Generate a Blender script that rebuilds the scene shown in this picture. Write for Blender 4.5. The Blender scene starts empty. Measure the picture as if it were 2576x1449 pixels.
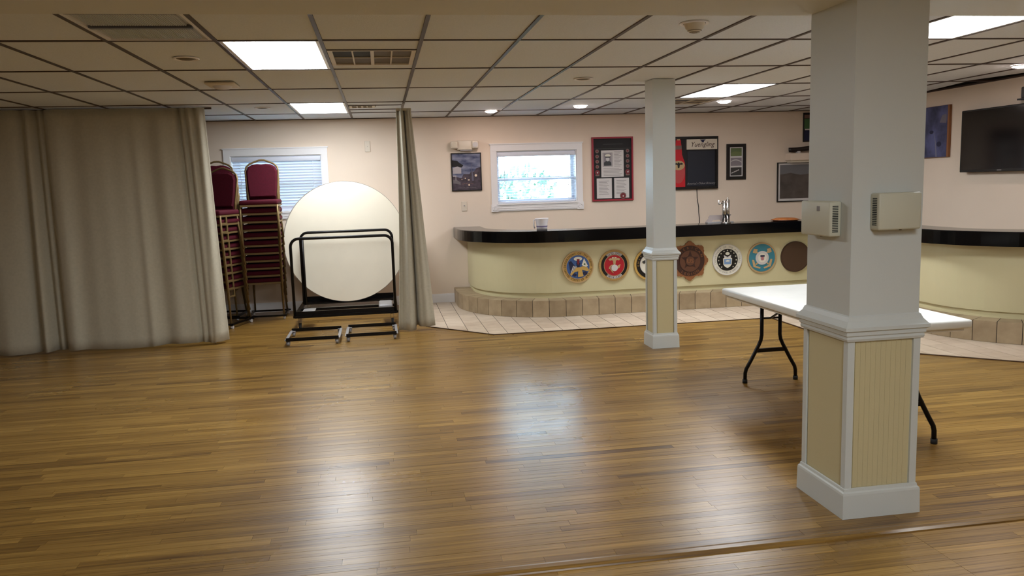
import bpy, bmesh, math, random
from mathutils import Vector, Matrix
random.seed(7)
PI = math.pi
scn = bpy.context.scene
col = scn.collection

# ------------------------------------------------------------------ camera, world, exposure
HC = 1.592          # eye height
CE = 2.483          # ceiling height
YW = 10.84          # back wall
XR = 6.33           # right wall
XL, YF = -5.6, -4.0  # left wall, wall behind the camera
F_PX, YAW, PITCH, ROLL = 2014.6, math.radians(9.062), math.radians(7.484), math.radians(1.765)

def cam_axes():
    cy, sy, cp, sp = math.cos(YAW), math.sin(YAW), math.cos(PITCH), math.sin(PITCH)
    fwd = Vector((sy*cp, cy*cp, -sp)); right = Vector((cy, -sy, 0)); down = fwd.cross(right)
    cr, sr = math.cos(ROLL), math.sin(ROLL)
    return right*cr + down*sr, -right*sr + down*cr, fwd
cam_d = bpy.data.cameras.new('camera'); cam = bpy.data.objects.new('camera', cam_d); col.objects.link(cam)
r_, d_, f_ = cam_axes()
m = Matrix.Identity(4)
for i in range(3):
    m[i][0], m[i][1], m[i][2] = r_[i], -d_[i], -f_[i]
m.translation = (0, 0, HC)
cam.matrix_world = m
cam_d.sensor_width = 36.0; cam_d.lens = F_PX/2576*36.0; cam_d.clip_start = 0.05; cam_d.clip_end = 200
scn.camera = cam

world = bpy.data.worlds.new('world'); scn.world = world; world.use_nodes = True
bg = world.node_tree.nodes['Background']; bg.inputs[0].default_value = (0.60, 0.80, 1.0, 1); bg.inputs[1].default_value = 15.0
vs = scn.view_settings
vs.view_transform = 'Standard'; vs.look = 'None'; vs.exposure = 0.7; vs.gamma = 1.0; vs.use_curve_mapping = False
PANEL = 18.0      # emission of the lit ceiling panels
SPOT = 70.0      # emission of the small recessed lamps

# ------------------------------------------------------------------ helpers
def lin(c):
    return tuple((v/12.92 if v <= 0.04045 else ((v+0.055)/1.055)**2.4) for v in (x/255 for x in c))

MATS = {}
def mat(name, rgb, rough=0.55, metal=0.0, spec=0.5, noise=0.0, nscale=8.0, bump=0.0, bscale=60.0, coat=0.0, emit=None, es=0.0, stretch=(1, 1, 1), sheen=0.0):
    if name in MATS: return MATS[name]
    mt = bpy.data.materials.new(name); mt.use_nodes = True; nt = mt.node_tree; p = nt.nodes['Principled BSDF']
    c = lin(rgb)
    p.inputs['Base Color'].default_value = (*c, 1); p.inputs['Roughness'].default_value = rough
    p.inputs['Metallic'].default_value = metal; p.inputs['Specular IOR Level'].default_value = spec
    p.inputs['Coat Weight'].default_value = coat; p.inputs['Sheen Weight'].default_value = sheen
    if emit:
        p.inputs['Emission Color'].default_value = (*lin(emit), 1); p.inputs['Emission Strength'].default_value = es
    if noise or bump:
        tc = nt.nodes.new('ShaderNodeNewGeometry'); mp = nt.nodes.new('ShaderNodeMapping'); mp.inputs['Scale'].default_value = stretch
        nt.links.new(tc.outputs['Position'], mp.inputs['Vector'])
    if noise:
        n = nt.nodes.new('ShaderNodeTexNoise'); n.inputs['Scale'].default_value = nscale; n.inputs['Detail'].default_value = 4
        nt.links.new(mp.outputs[0], n.inputs['Vector'])
        rp = nt.nodes.new('ShaderNodeValToRGB')
        rp.color_ramp.elements[0].position = 0.3; rp.color_ramp.elements[1].position = 0.7
        rp.color_ramp.elements[0].color = (*[v*(1-noise) for v in c], 1); rp.color_ramp.elements[1].color = (*[min(1, v*(1+noise)) for v in c], 1)
        nt.links.new(n.outputs['Fac'], rp.inputs[0]); nt.links.new(rp.outputs[0], p.inputs['Base Color'])
    if bump:
        b = nt.nodes.new('ShaderNodeTexNoise'); b.inputs['Scale'].default_value = bscale; b.inputs['Detail'].default_value = 3
        nt.links.new(mp.outputs[0], b.inputs['Vector'])
        bm_ = nt.nodes.new('ShaderNodeBump'); bm_.inputs['Strength'].default_value = bump; bm_.inputs['Distance'].default_value = 0.01
        nt.links.new(b.outputs['Fac'], bm_.inputs['Height']); nt.links.new(bm_.outputs[0], p.inputs['Normal'])
    MATS[name] = mt
    return mt

class B:
    """collects shapes, builds ONE mesh object"""
    def __init__(s): s.v = []; s.f = []; s.sm = []
    def add(s, vs_, fs, smooth=False):
        o = len(s.v); s.v += [tuple(v) for v in vs_]
        for f in fs: s.f.append([i+o for i in f]); s.sm.append(smooth)
        return s
    def box(s, a, b):
        x0, y0, z0 = [min(a[i], b[i]) for i in range(3)]; x1, y1, z1 = [max(a[i], b[i]) for i in range(3)]
        return s.add([(x0,y0,z0),(x1,y0,z0),(x1,y1,z0),(x0,y1,z0),(x0,y0,z1),(x1,y0,z1),(x1,y1,z1),(x0,y1,z1)],
                     [(3,2,1,0),(4,5,6,7),(0,1,5,4),(1,2,6,5),(2,3,7,6),(3,0,4,7)])
    def rbox(s, a, b, r=0.01, seg=2):
        bm = bmesh.new(); bmesh.ops.create_cube(bm, size=1)
        for v in bm.verts:
            v.co = Vector([(a[i]+b[i])/2 + v.co[i]*abs(b[i]-a[i]) for i in range(3)])
        bmesh.ops.bevel(bm, geom=bm.edges[:], offset=r, segments=seg, affect='EDGES', profile=0.5)
        bm.verts.index_update()
        s.add([v.co[:] for v in bm.verts], [[v.index for v in f.verts] for f in bm.faces], seg > 1); bm.free(); return s
    def cyl(s, p0, p1, r0, r1=None, n=16, caps=True):
        r1 = r0 if r1 is None else r1
        p0, p1 = Vector(p0), Vector(p1); ax = (p1-p0).normalized()
        u = ax.orthogonal().normalized(); w = ax.cross(u)
        vv = []
        for p, r in ((p0, r0), (p1, r1)):
            for k in range(n):
                a = 2*PI*k/n; vv.append(p + u*(math.cos(a)*r) + w*(math.sin(a)*r))
        o = len(s.v)
        s.add(vv, [(k, (k+1) % n, n+(k+1) % n, n+k) for k in range(n)], True)
        if caps:
            s.f.append([o+k for k in reversed(range(n))]); s.f.append([o+n+k for k in range(n)]); s.sm += [False, False]
        return s
    def tube(s, pts, r, n=8):
        pts = [Vector(p) for p in pts]; rings = []
        t0 = (pts[1]-pts[0]).normalized(); u = t0.orthogonal().normalized()
        for i, p in enumerate(pts):
            if i == 0: t = t0
            elif i == len(pts)-1: t = (pts[-1]-pts[-2]).normalized()
            else: t = ((pts[i+1]-p).normalized() + (p-pts[i-1]).normalized()).normalized()
            u = (u - t*u.dot(t)).normalized(); w = t.cross(u)
            rings.append([p + u*(math.cos(2*PI*k/n)*r) + w*(math.sin(2*PI*k/n)*r) for k in range(n)])
        o = len(s.v); s.add([v for rg in rings for v in rg],
              [(i*n+k, i*n+(k+1) % n, (i+1)*n+(k+1) % n, (i+1)*n+k) for i in range(len(pts)-1) for k in range(n)], True)
        s.f.append([o+k for k in reversed(range(n))]); s.f.append([o+(len(pts)-1)*n+k for k in range(n)]); s.sm += [False, False]
        return s
    def prism(s, poly, k0, k1):
        """polygon in the picture plane (u right, v up), thick from depth k0 to k1 towards the viewer (-Y)"""
        ar = sum(poly[i][0]*poly[(i+1) % len(poly)][1]-poly[(i+1) % len(poly)][0]*poly[i][1] for i in range(len(poly)))
        if ar < 0: poly = poly[::-1]
        n = len(poly)
        vv = [(u, -k0, v) for u, v in poly] + [(u, -k1, v) for u, v in poly]
        return s.add(vv, [list(range(n, 2*n)), list(reversed(range(n)))] + [(i, (i+1) % n, n+(i+1) % n, n+i) for i in range(n)])
    def hprism(s, poly, z0, z1):
        ar = sum(poly[i][0]*poly[(i+1) % len(poly)][1]-poly[(i+1) % len(poly)][0]*poly[i][1] for i in range(len(poly)))
        if ar < 0: poly = poly[::-1]
        n = len(poly)
        return s.add([(x, y, z0) for x, y in poly] + [(x, y, z1) for x, y in poly],
                     [list(reversed(range(n))), list(range(n, 2*n))] + [(i, (i+1) % n, n+(i+1) % n, n+i) for i in range(n)])
    def disc(s, u, v, r, k0, k1, n=32, ry=None):
        ry = ry or r
        return s.prism([(u+r*math.cos(2*PI*i/n), v+ry*math.sin(2*PI*i/n)) for i in range(n)], k0, k1)
    def ring(s, u, v, r0, r1, k0, k1, n=40):
        o = []
        for i in range(n):
            a = 2*PI*i/n; c, w = math.cos(a), math.sin(a)
            o += [(u+r0*c, -k0, v+r0*w), (u+r1*c, -k0, v+r1*w), (u+r1*c, -k1, v+r1*w), (u+r0*c, -k1, v+r0*w)]
        fs = []
        for i in range(n):
            j = (i+1) % n
            for q in range(4): fs.append((i*4+q, i*4+(q+1) % 4, j*4+(q+1) % 4, j*4+q))
        return s.add(o, [f[::-1] for f in fs])
    def lathe(s, prof, cx=0, cy=0, n=24):
        vv = []; L = len(prof)
        for i in range(n):
            a = 2*PI*i/n
            for r, z in prof: vv.append((cx+r*math.cos(a), cy+r*math.sin(a), z))
        return s.add(vv, [(i*L+q, ((i+1) % n)*L+q, ((i+1) % n)*L+q+1, i*L+q+1) for i in range(n) for q in range(L-1)], True)
    def build(s, name, mt, parent=None, world=False, tone=None):
        me = bpy.data.meshes.new(name)
        v = s.v
        if world and parent is not None:
            L = parent.location; v = [(a-L[0], b-L[1], c-L[2]) for a, b, c in v]
        me.from_pydata(v, [], s.f); me.materials.append(MATS[mt] if isinstance(mt, str) else mt)
        for p, q in zip(me.polygons, s.sm): p.use_smooth = q
        if len(s.f) > 2:
            bm = bmesh.new(); bm.from_mesh(me); bmesh.ops.recalc_face_normals(bm, faces=bm.faces[:]); bm.to_mesh(me); bm.free()
        me.update()
        o = bpy.data.objects.new(name, me); col.objects.link(o)
        if parent is not None: o.parent = parent
        return o

def tag(o, label, cat, group=None, kind=None):
    o['label'] = label; o['category'] = cat
    if group: o['group'] = group
    if kind: o['kind'] = kind
    return o
def thing(name, label, cat, loc=(0, 0, 0), rz=0, group=None, kind=None):
    o = bpy.data.objects.new(name, None); col.objects.link(o); o.location = loc; o.rotation_euler = (0, 0, rz); o.empty_display_size = 0.1
    return tag(o, label, cat, group, kind)
def part(o, label): o['label'] = label; return o
def copy_tree(o, parent=None):
    c = o.copy(); col.objects.link(c); c.parent = parent
    for ch in o.children: copy_tree(ch, c)
    return c

def text_geo(txt, size, shear=0.0, align='CENTER', space=1.0):
    cu = bpy.data.curves.new('txt', 'FONT'); cu.body = txt; cu.size = size; cu.shear = shear; cu.align_x = align; cu.space_character = space
    cu.resolution_u = 2
    ob = bpy.data.objects.new('txt', cu); me = bpy.data.meshes.new_from_object(ob)
    vv = [(v.co.x, v.co.y) for v in me.vertices]; ff = [list(p.vertices) for p in me.polygons]
    bpy.data.objects.remove(ob); bpy.data.curves.remove(cu); bpy.data.meshes.remove(me)
    return vv, ff
def put_text(b, txt, u, v, size, k, shear=0.0, align='CENTER', sx=1.0, space=1.0):
    vv, ff = text_geo(txt, size, shear, align, space)
    b.add([(u+x*sx, -k, v+y) for x, y in vv], ff); return b
GLYPH = {}
def arc_text(b, txt, R, size, k, mid, span, top=True):
    """letters on a circle of radius R (to the letters' middle), centred on angle mid, spread over span"""
    n = len(txt)
    for i, ch in enumerate(txt):
        if ch == ' ': continue
        if (ch, size) not in GLYPH: GLYPH[(ch, size)] = text_geo(ch, size)
        vv, ff = GLYPH[(ch, size)]
        t = (i+0.5)/n-0.5
        a = mid - t*span if top else mid + t*span
        cx, cz = R*math.cos(a), R*math.sin(a); rot = a-PI/2 if top else a+PI/2
        c, w = math.cos(rot), math.sin(rot)
        b.add([(cx + x*c-(y-size*0.35)*w, -k, cz + x*w+(y-size*0.35)*c) for x, y in vv], ff)
    return b

# ------------------------------------------------------------------ materials
mat('wall', (234, 217, 198), 0.75, noise=0.02, nscale=2, bump=0.06, bscale=180)
mat('ceiling_tile', (226, 231, 236), 0.9, noise=0.04, nscale=90, bump=0.25, bscale=220)
mat('drywall', (222, 224, 222), 0.85, bump=0.05, bscale=150)
mat('grid', (66, 48, 40), 0.5)
mat('plenum', (20, 17, 15), 0.9)
mat('white', (238, 236, 236), 0.35, bump=0.02, bscale=120)
mat('white_col', (208, 212, 208), 0.4, bump=0.03, bscale=160)
mat('cream_panel', (204, 192, 150), 0.6, bump=0.04, bscale=140)
mat('bar_paint', (210, 201, 160), 0.55, noise=0.02, nscale=3, bump=0.03, bscale=90)
mat('black_top', (6, 6, 8), 0.13, spec=0.25)
mat('grout', (40, 32, 26), 0.9)
mat('curtain', (184, 177, 156), 0.85, noise=0.05, nscale=40, bump=0.12, bscale=400, sheen=0.2)
mat('black_metal', (20, 18, 18), 0.32, metal=0.6)
mat('grey_plate', (150, 148, 148), 0.5, metal=0.3)
mat('chrome', (190, 188, 186), 0.2, metal=1.0)
mat('rubber', (30, 30, 30), 0.7)
mat('laminate', (236, 228, 208), 0.45, noise=0.02, nscale=4)
mat('plastic_white', (236, 236, 230), 0.4, noise=0.03, nscale=6)
mat('edge_grey', (120, 112, 104), 0.5)
mat('burgundy', (72, 9, 26), 0.8, noise=0.12, nscale=60, bump=0.1, bscale=300, sheen=0.0, spec=0.2)
mat('gold_frame', (124, 102, 64), 0.45, metal=0.4)
mat('black', (12, 11, 12), 0.4)
mat('black_matte', (26, 24, 26), 0.7)
mat('beige_plastic', (204, 203, 184), 0.45)
mat('cream_plastic', (224, 212, 194), 0.45)
mat('dark_slot', (28, 34, 32), 0.7)
mat('vent_dark', (20, 24, 34), 0.7)
mat('vent_brown', (104, 92, 74), 0.7)
mat('vent_white', (214, 204, 184), 0.5)
mat('lens_grey', (190, 192, 194), 0.35, noise=0.06, nscale=3)
mat('lens_dark', (92, 94, 104), 0.4)
mat('lamp_panel', (255, 255, 250), 0.5, emit=(240, 245, 250), es=PANEL)
mat('lamp_spot', (255, 255, 250), 0.5, emit=(255, 232, 224), es=SPOT)
mat('vinyl', (228, 228, 236), 0.4)
mat('slat_white', (222, 226, 238), 0.45)
mat('tv_screen', (9, 11, 13), 0.12, spec=0.5)
mat('wood_brown', (150, 88, 40), 0.45, noise=0.2, nscale=12, stretch=(1, 8, 8))
mat('paper', (214, 210, 208), 0.7)
mat('print_grey', (150, 146, 146), 0.8)
mat('leaf', (70, 96, 84), 0.7, noise=0.35, nscale=9)
mat('lawn', (92, 120, 70), 0.9, noise=0.2, nscale=3)
for n_, c_ in dict(gold=(198, 160, 84), tan=(190, 160, 116), blue=(58, 92, 150), navy=(24, 30, 66), red=(176, 14, 34), silver=(204, 200, 198),
                   pale=(226, 222, 206), ink=(48, 34, 22), brown_d=(58, 30, 20), brown_m=(92, 56, 36), brown_l=(138, 88, 50), teal=(54, 128, 148),
                   skyblue=(120, 150, 190), coin=(120, 92, 84), maroon=(118, 22, 34), redframe=(150, 14, 38), purple=(120, 110, 150),
                   chalk=(24, 30, 44), bottle=(196, 12, 30), photo_green=(96, 112, 74), photo_grey=(138, 130, 136), photo_dark=(56, 54, 54), disc_brown=(74, 50, 36)).items():
    mat(n_, c_, 0.5)

def glass_mat():
    mt = bpy.data.materials.new('glass'); mt.use_nodes = True; nt = mt.node_tree; nt.nodes.remove(nt.nodes['Principled BSDF'])
    out = nt.nodes['Material Output']; tr = nt.nodes.new('ShaderNodeBsdfTransparent'); gl = nt.nodes.new('ShaderNodeBsdfGlossy')
    gl.inputs['Roughness'].default_value = 0.02; fr = nt.nodes.new('ShaderNodeFresnel'); fr.inputs[0].default_value = 1.45
    mx = nt.nodes.new('ShaderNodeMixShader'); tr.inputs[0].default_value = (0.93, 0.97, 0.97, 1)
    nt.links.new(fr.outputs[0], mx.inputs[0]); nt.links.new(tr.outputs[0], mx.inputs[1]); nt.links.new(gl.outputs[0], mx.inputs[2]); nt.links.new(mx.outputs[0], out.inputs[0])
    MATS['glass'] = mt
glass_mat()

def wood_mat():
    mt = bpy.data.materials.new('oak'); mt.use_nodes = True; nt = mt.node_tree; p = nt.nodes['Principled BSDF']; L = nt.links.new; N = nt.nodes.new
    at = N('ShaderNodeAttribute'); at.attribute_name = 'tone'
    geo = N('ShaderNodeNewGeometry'); mp = N('ShaderNodeMapping'); mp.inputs['Scale'].default_value = (2.0, 85, 1)
    off = N('ShaderNodeVectorMath'); off.operation = 'ADD'; sc = N('ShaderNodeVectorMath'); sc.operation = 'SCALE'; sc.inputs['Scale'].default_value = 37
    L(at.outputs['Color'], sc.inputs[0]); L(geo.outputs['Position'], off.inputs[0]); L(sc.outputs[0], off.inputs[1]); L(off.outputs[0], mp.inputs[0])
    n1 = N('ShaderNodeTexNoise'); n1.inputs['Scale'].default_value = 1.0; n1.inputs['Detail'].default_value = 6; L(mp.outputs[0], n1.inputs['Vector'])
    rp = N('ShaderNodeValToRGB'); e = rp.color_ramp.elements
    e[0].position = 0.0; e[0].color = (*lin((54, 32, 14)), 1); e[1].position = 1.0; e[1].color = (*lin((186, 142, 78)), 1)
    for pos, c in ((0.25, (94, 66, 29)), (0.55, (136, 102, 47)), (0.8, (164, 128, 64))):
        x = e.new(pos); x.color = (*lin(c), 1)
    sp = N('ShaderNodeSeparateColor'); L(at.outputs['Color'], sp.inputs[0])
    m1 = N('ShaderNodeMath'); m1.operation = 'MULTIPLY'; m1.inputs[1].default_value = 0.72; L(sp.outputs[0], m1.inputs[0])
    m2 = N('ShaderNodeMath'); m2.operation = 'MULTIPLY_ADD'; m2.inputs[1].default_value = 1.05; L(n1.outputs['Fac'], m2.inputs[0]); L(m1.outputs[0], m2.inputs[2])
    m3 = N('ShaderNodeMath'); m3.operation = 'SUBTRACT'; m3.inputs[1].default_value = 0.34; L(m2.outputs[0], m3.inputs[0])
    L(m3.outputs[0], rp.inputs[0]); L(rp.outputs[0], p.inputs['Base Color'])
    # wear: large soft patches of roughness
    n2 = N('ShaderNodeTexNoise'); n2.inputs['Scale'].default_value = 1.3; n2.inputs['Detail'].default_value = 5; L(geo.outputs['Position'], n2.inputs['Vector'])
    mr = N('ShaderNodeMapRange'); mr.inputs['To Min'].default_value = 0.21; mr.inputs['To Max'].default_value = 0.38; L(n2.outputs['Fac'], mr.inputs['Value']); L(mr.outputs[0], p.inputs['Roughness'])
    bp = N('ShaderNodeBump'); bp.inputs['Strength'].default_value = 0.12; bp.inputs['Distance'].default_value = 0.004; L(n1.outputs['Fac'], bp.inputs['Height']); L(bp.outputs[0], p.inputs['Normal'])
    p.inputs['Specular IOR Level'].default_value = 0.5
    MATS['oak'] = mt
wood_mat()

def tile_mat(name, c0, c1, rough):
    mt = bpy.data.materials.new(name); mt.use_nodes = True; nt = mt.node_tree; p = nt.nodes['Principled BSDF']; L = nt.links.new; N = nt.nodes.new
    oi = N('ShaderNodeObjectInfo'); geo = N('ShaderNodeNewGeometry'); n = N('ShaderNodeTexNoise'); n.inputs['Scale'].default_value = 9; n.inputs['Detail'].default_value = 5
    L(geo.outputs['Position'], n.inputs['Vector'])
    md = N('ShaderNodeMath'); md.operation = 'MULTIPLY_ADD'; md.inputs[1].default_value = 0.35; L(oi.outputs['Random'], md.inputs[0])
    m2 = N('ShaderNodeMath'); m2.operation = 'MULTIPLY'; m2.inputs[1].default_value = 0.75; L(n.outputs['Fac'], m2.inputs[0]); L(m2.outputs[0], md.inputs[2])
    rp = N('ShaderNodeValToRGB'); rp.color_ramp.elements[0].color = (*lin(c0), 1); rp.color_ramp.elements[1].color = (*lin(c1), 1)
    rp.color_ramp.elements[0].position = 0.15; rp.color_ramp.elements[1].position = 0.85
    L(md.outputs[0], rp.inputs[0]); L(rp.outputs[0], p.inputs['Base Color']); p.inputs['Roughness'].default_value = rough
    MATS[name] = mt
tile_mat('floor_tile', (186, 166, 144), (222, 206, 186), 0.35)
tile_mat('step_tile', (140, 120, 92), (186, 166, 134), 0.5)

# ------------------------------------------------------------------ FLOOR
WOODW = 0.057
def tile_zone(x, y):
    """inside the tiled area in front of the bar"""
    if y > 8.285 and 0.45 < x < 4.254 and (x-0.45)*(8.29-9.02)-(y-9.02)*(1.115-0.45) < 0: return True
    if x >= 4.254 and y > 5.35:
        if x < 5.15: return (x-4.254)*(5.70-6.50)-(y-6.50)*(5.15-4.254) < 0
        return y > 5.70-(x-5.15)*0.3
    return False
floor = B().box((XL-0.2, YF-0.2, -0.12), (XR+0.2, YW+0.2, -0.014)).build('floor', mat('subfloor', (34, 24, 16), 0.9))
tag(floor, 'golden brown strip wood floor with pale tiles before the bar', 'floor', kind='structure')

def project(x, y, z):
    v = Vector((x, y, z-HC)); d = v.dot(f_)
    return (1288+F_PX*v.dot(r_)/d, 724.5+F_PX*v.dot(d_)/d) if d > 0.05 else (1e9, 1e9)
planks = []
row = 0; y = 1.2
while y < YW:
    y1 = min(y+WOODW, YW); x = XL+random.uniform(-0.6, 0)
    gap = abs(y-3.09) < 0.03
    while x < XR:
        ln = random.choice((0.35, 0.5, 0.7, 0.9, 1.1, 1.3))*random.uniform(0.85, 1.15)
        x1 = x+ln
        if y < 3.06 and x < 2.24 < x1: x1 = 2.24
        a, b_ = max(x, XL), min(x1, XR)
        if b_-a > 0.03:
            ym = (y+y1)/2
            ins = [tile_zone(a+(b_-a)*t, ym) for t in (0.02, 0.25, 0.5, 0.75, 0.98)]
            if not all(ins): planks.append((a, b_, y, y1))
        x = x1
    y = y1
def plank_geo(b, a, b_, y, y1, tones, t):
    z = random.uniform(-0.0006, 0.0)
    b.box((a+0.0006, y+0.0007, -0.013), (b_-0.0006, y1-0.0007, z)); tones += [t]*8
def set_tone(me, tones):
    at = me.color_attributes.new('tone', 'FLOAT_COLOR', 'POINT')
    for i, t in enumerate(tones): at.data[i].color = (t, (t*7.3) % 1, (t*3.1) % 1, 1)
def toneval():
    t = random.gauss(0.52, 0.11)
    if random.random() < 0.06: t -= 0.2
    return min(1, max(0.02, t))
seen = []
for pl in planks:
    ps = [project(px_, py_, 0) for px_ in (pl[0], pl[1]) for py_ in (pl[2], pl[3])]
    x0, x1 = max(0, min(p[0] for p in ps)), min(2576, max(p[0] for p in ps)); y0, y1 = max(0, min(p[1] for p in ps)), min(1449, max(p[1] for p in ps))
    seen.append((max(0, x1-x0)*max(0, y1-y0), pl))
seen.sort(key=lambda t: -t[0])
for area, pl in seen[:300]:
    b = B(); tn = []; plank_geo(b, *pl, tn, toneval()); o = b.build('plank', 'oak', floor); set_tone(o.data, tn)
b = B(); tn = []
for area, pl in seen[300:]: plank_geo(b, *pl, tn, toneval())
o = b.build('planks_beyond', 'oak', floor); set_tone(o.data, tn); o['kind'] = 'stuff'
b = B().box((XL, YF, -0.013), (XR, 1.2, 0)); o = b.build('boards_behind', 'oak', floor); set_tone(o.data, [0.5]*8); o['kind'] = 'stuff'
# nosing strip where the two floors meet
b = B(); prof = [(-0.045, -0.002), (-0.04, 0.006), (-0.02, 0.011), (0.01, 0.011), (0.03, 0.006), (0.04, -0.002)]
for i in range(len(prof)-1):
    (ya, za), (yb, zb) = prof[i], prof[i+1]
    b.add([(XL, 3.10+ya, za), (XR, 3.10+ya, za), (XR, 3.10+yb, zb), (XL, 3.10+yb, zb)], [(0, 1, 2, 3)], True)
o = b.build('trim_1', 'oak'); set_tone(o.data, [0.42]*len(o.data.vertices)); tag(o, 'low rounded wooden nosing strip crossing the floor before the near column', 'trim', kind='structure')

# ---- the tiles
def clip(poly, px, py, nx, ny):
    out = []
    for i in range(len(poly)):
        a, b_ = poly[i], poly[(i+1) % len(poly)]
        da, db = (a[0]-px)*nx+(a[1]-py)*ny, (b_[0]-px)*nx+(b_[1]-py)*ny
        if da >= 0: out.append(a)
        if (da >= 0) != (db >= 0):
            t = da/(da-db); out.append((a[0]+(b_[0]-a[0])*t, a[1]+(b_[1]-a[1])*t))
    return out

# bar outline: a path, pushed inwards by d
def bar_path(d, step=0.1):
    P = [(0.93+d, YW-0.006)]
    cx, cy, rx, ry = 2.10, 10.40, 1.17-d, 1.27-d
    for i in range(25):
        a = PI + (PI/2)*i/24; P.append((cx+rx*math.cos(a), cy+ry*math.sin(a)))
    P.append((5.2+d, 9.13+d))
    cx, cy, rx, ry = XR-0.006, 7.2, 1.124-d, 1.2-d
    P.append((5.2+d, 7.2))
    for i in range(1, 25):
        a = PI + (PI/2)*i/24; P.append((cx+rx*math.cos(a), cy+ry*math.sin(a)))
    return P
stepP = bar_path(0)
def inside_step(x, y):
    poly = stepP + [(XR, YW)]
    c = False
    for i in range(len(poly)):
        x1, y1 = poly[i]; x2, y2 = poly[i-1]
        if (y1 > y) != (y2 > y) and x < (x2-x1)*(y-y1)/(y2-y1)+x1: c = not c
    return c
S = 0.199; G = 0.003
bed = B().hprism([(0.45, YW), (0.45, 9.02), (1.115, 8.285), (4.254, 8.285), (4.254, 6.5), (5.15, 5.7), (XR, 5.7-1.18*0.3), (XR, YW)], -0.012, 0.001)
bed.build('tile_bed', 'grout', floor)
for i in range(-6, 26):
    for j in range(-16, 14):
        x0, y0 = 1.467+S*i, 8.285+S*j
        Gy = 0.0012; poly = [(x0+G, y0+Gy), (x0+S-G, y0+Gy), (x0+S-G, y0+S-Gy), (x0+G, y0+S-Gy)]
        if x0+S/2 < 4.254:
            poly = clip(poly, 0.452, 0, 1, 0); poly = poly and clip(poly, 0, 8.285, 0, 1)
            poly = poly and clip(poly, 0.45, 9.02, 0.735, 0.665)
        else:
            poly = clip(poly, 4.254, 6.5, 0.8, 0.896)
            poly = poly and clip(poly, 5.15, 5.70, 0.3, 1.0)
        poly = poly and clip(poly, 0, YW-0.012, 0, -1); poly = poly and clip(poly, XR-0.01, 0, -1, 0)
        if not poly or len(poly) < 3: continue
        if all(inside_step(px_, py_) for px_, py_ in poly): continue
        ar = abs(sum(poly[k][0]*poly[(k+1) % len(poly)][1]-poly[(k+1) % len(poly)][0]*poly[k][1] for k in range(len(poly))))/2
        if ar < 4e-4: continue
        B().hprism(poly, -0.008, 0.004).build('floor_tile', 'floor_tile', floor)
b = B()
ed = [(0.45, 9.02), (1.115, 8.285), (4.254, 8.285), (4.254, 6.5), (5.15, 5.7), (XR, 5.7-1.18*0.3)]
for i in range(len(ed)-1):
    p0, p1 = Vector((*ed[i], 0)), Vector((*ed[i+1], 0)); t = (p1-p0).normalized(); n = Vector((-t.y, t.x, 0))
    q = [p0-t*0.008-n*0.016, p1+t*0.008-n*0.016, p1+t*0.008+n*0.004, p0-t*0.008+n*0.004]
    b.hprism([(v.x, v.y) for v in q], -0.005, 0.0065)
b.build('edge_strip', mat('edge_wood', (64, 40, 24), 0.4), floor)

# ------------------------------------------------------------------ WALLS
W1 = (1.565, 2.68, 1.305, 2.02)     # window over the bar
W2 = (-1.88, -0.735, 1.305, 2.035)   # window behind the chairs
b = B(); T = 0.22
b.box((XL-T, YW, -0.1), (XR+T, YW+T, W1[2])); b.box((XL-T, YW, W2[3]), (XR+T, YW+T, 2.75)); b.box((W1[0], YW, W1[3]), (W1[1], YW+T, W2[3]))
b.box((XL-T, YW, W1[2]), (W2[0], YW+T, W2[3])); b.box((W2[1], YW, W1[2]), (W1[0], YW+T, W2[3])); b.box((W1[1], YW, W1[2]), (XR+T, YW+T, W2[3]))
tag(b.build('wall_back', 'wall'), 'pinkish beige back wall with two windows behind the bar and chairs', 'wall', kind='structure')
tag(B().box((XR, YF-T, -0.1), (XR+T, YW, 2.75)).build('wall_right', 'wall'), 'beige right wall carrying the television', 'wall', kind='structure')
tag(B().box((XL-T, YF-T, -0.1), (XL, YW, 2.75)).build('wall_left', 'wall'), 'beige left wall beyond the drawn curtain', 'wall', kind='structure')
tag(B().box((XL, YF-T, -0.1), (XR, YF, 2.75)).build('wall_front', 'wall'), 'beige wall behind the viewer', 'wall', kind='structure')
def baseboard(name, x0, x1, label):
    b = B(); b.box((x0, YW-0.016, 0.0), (x1, YW, 0.105)); b.box((x0, YW-0.011, 0.105), (x1, YW, 0.122))
    tag(b.build(name, 'white'), label, 'baseboard', kind='structure')
baseboard('baseboard_back', XL, 0.93, 'white baseboard along the back wall left of the bar')

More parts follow.
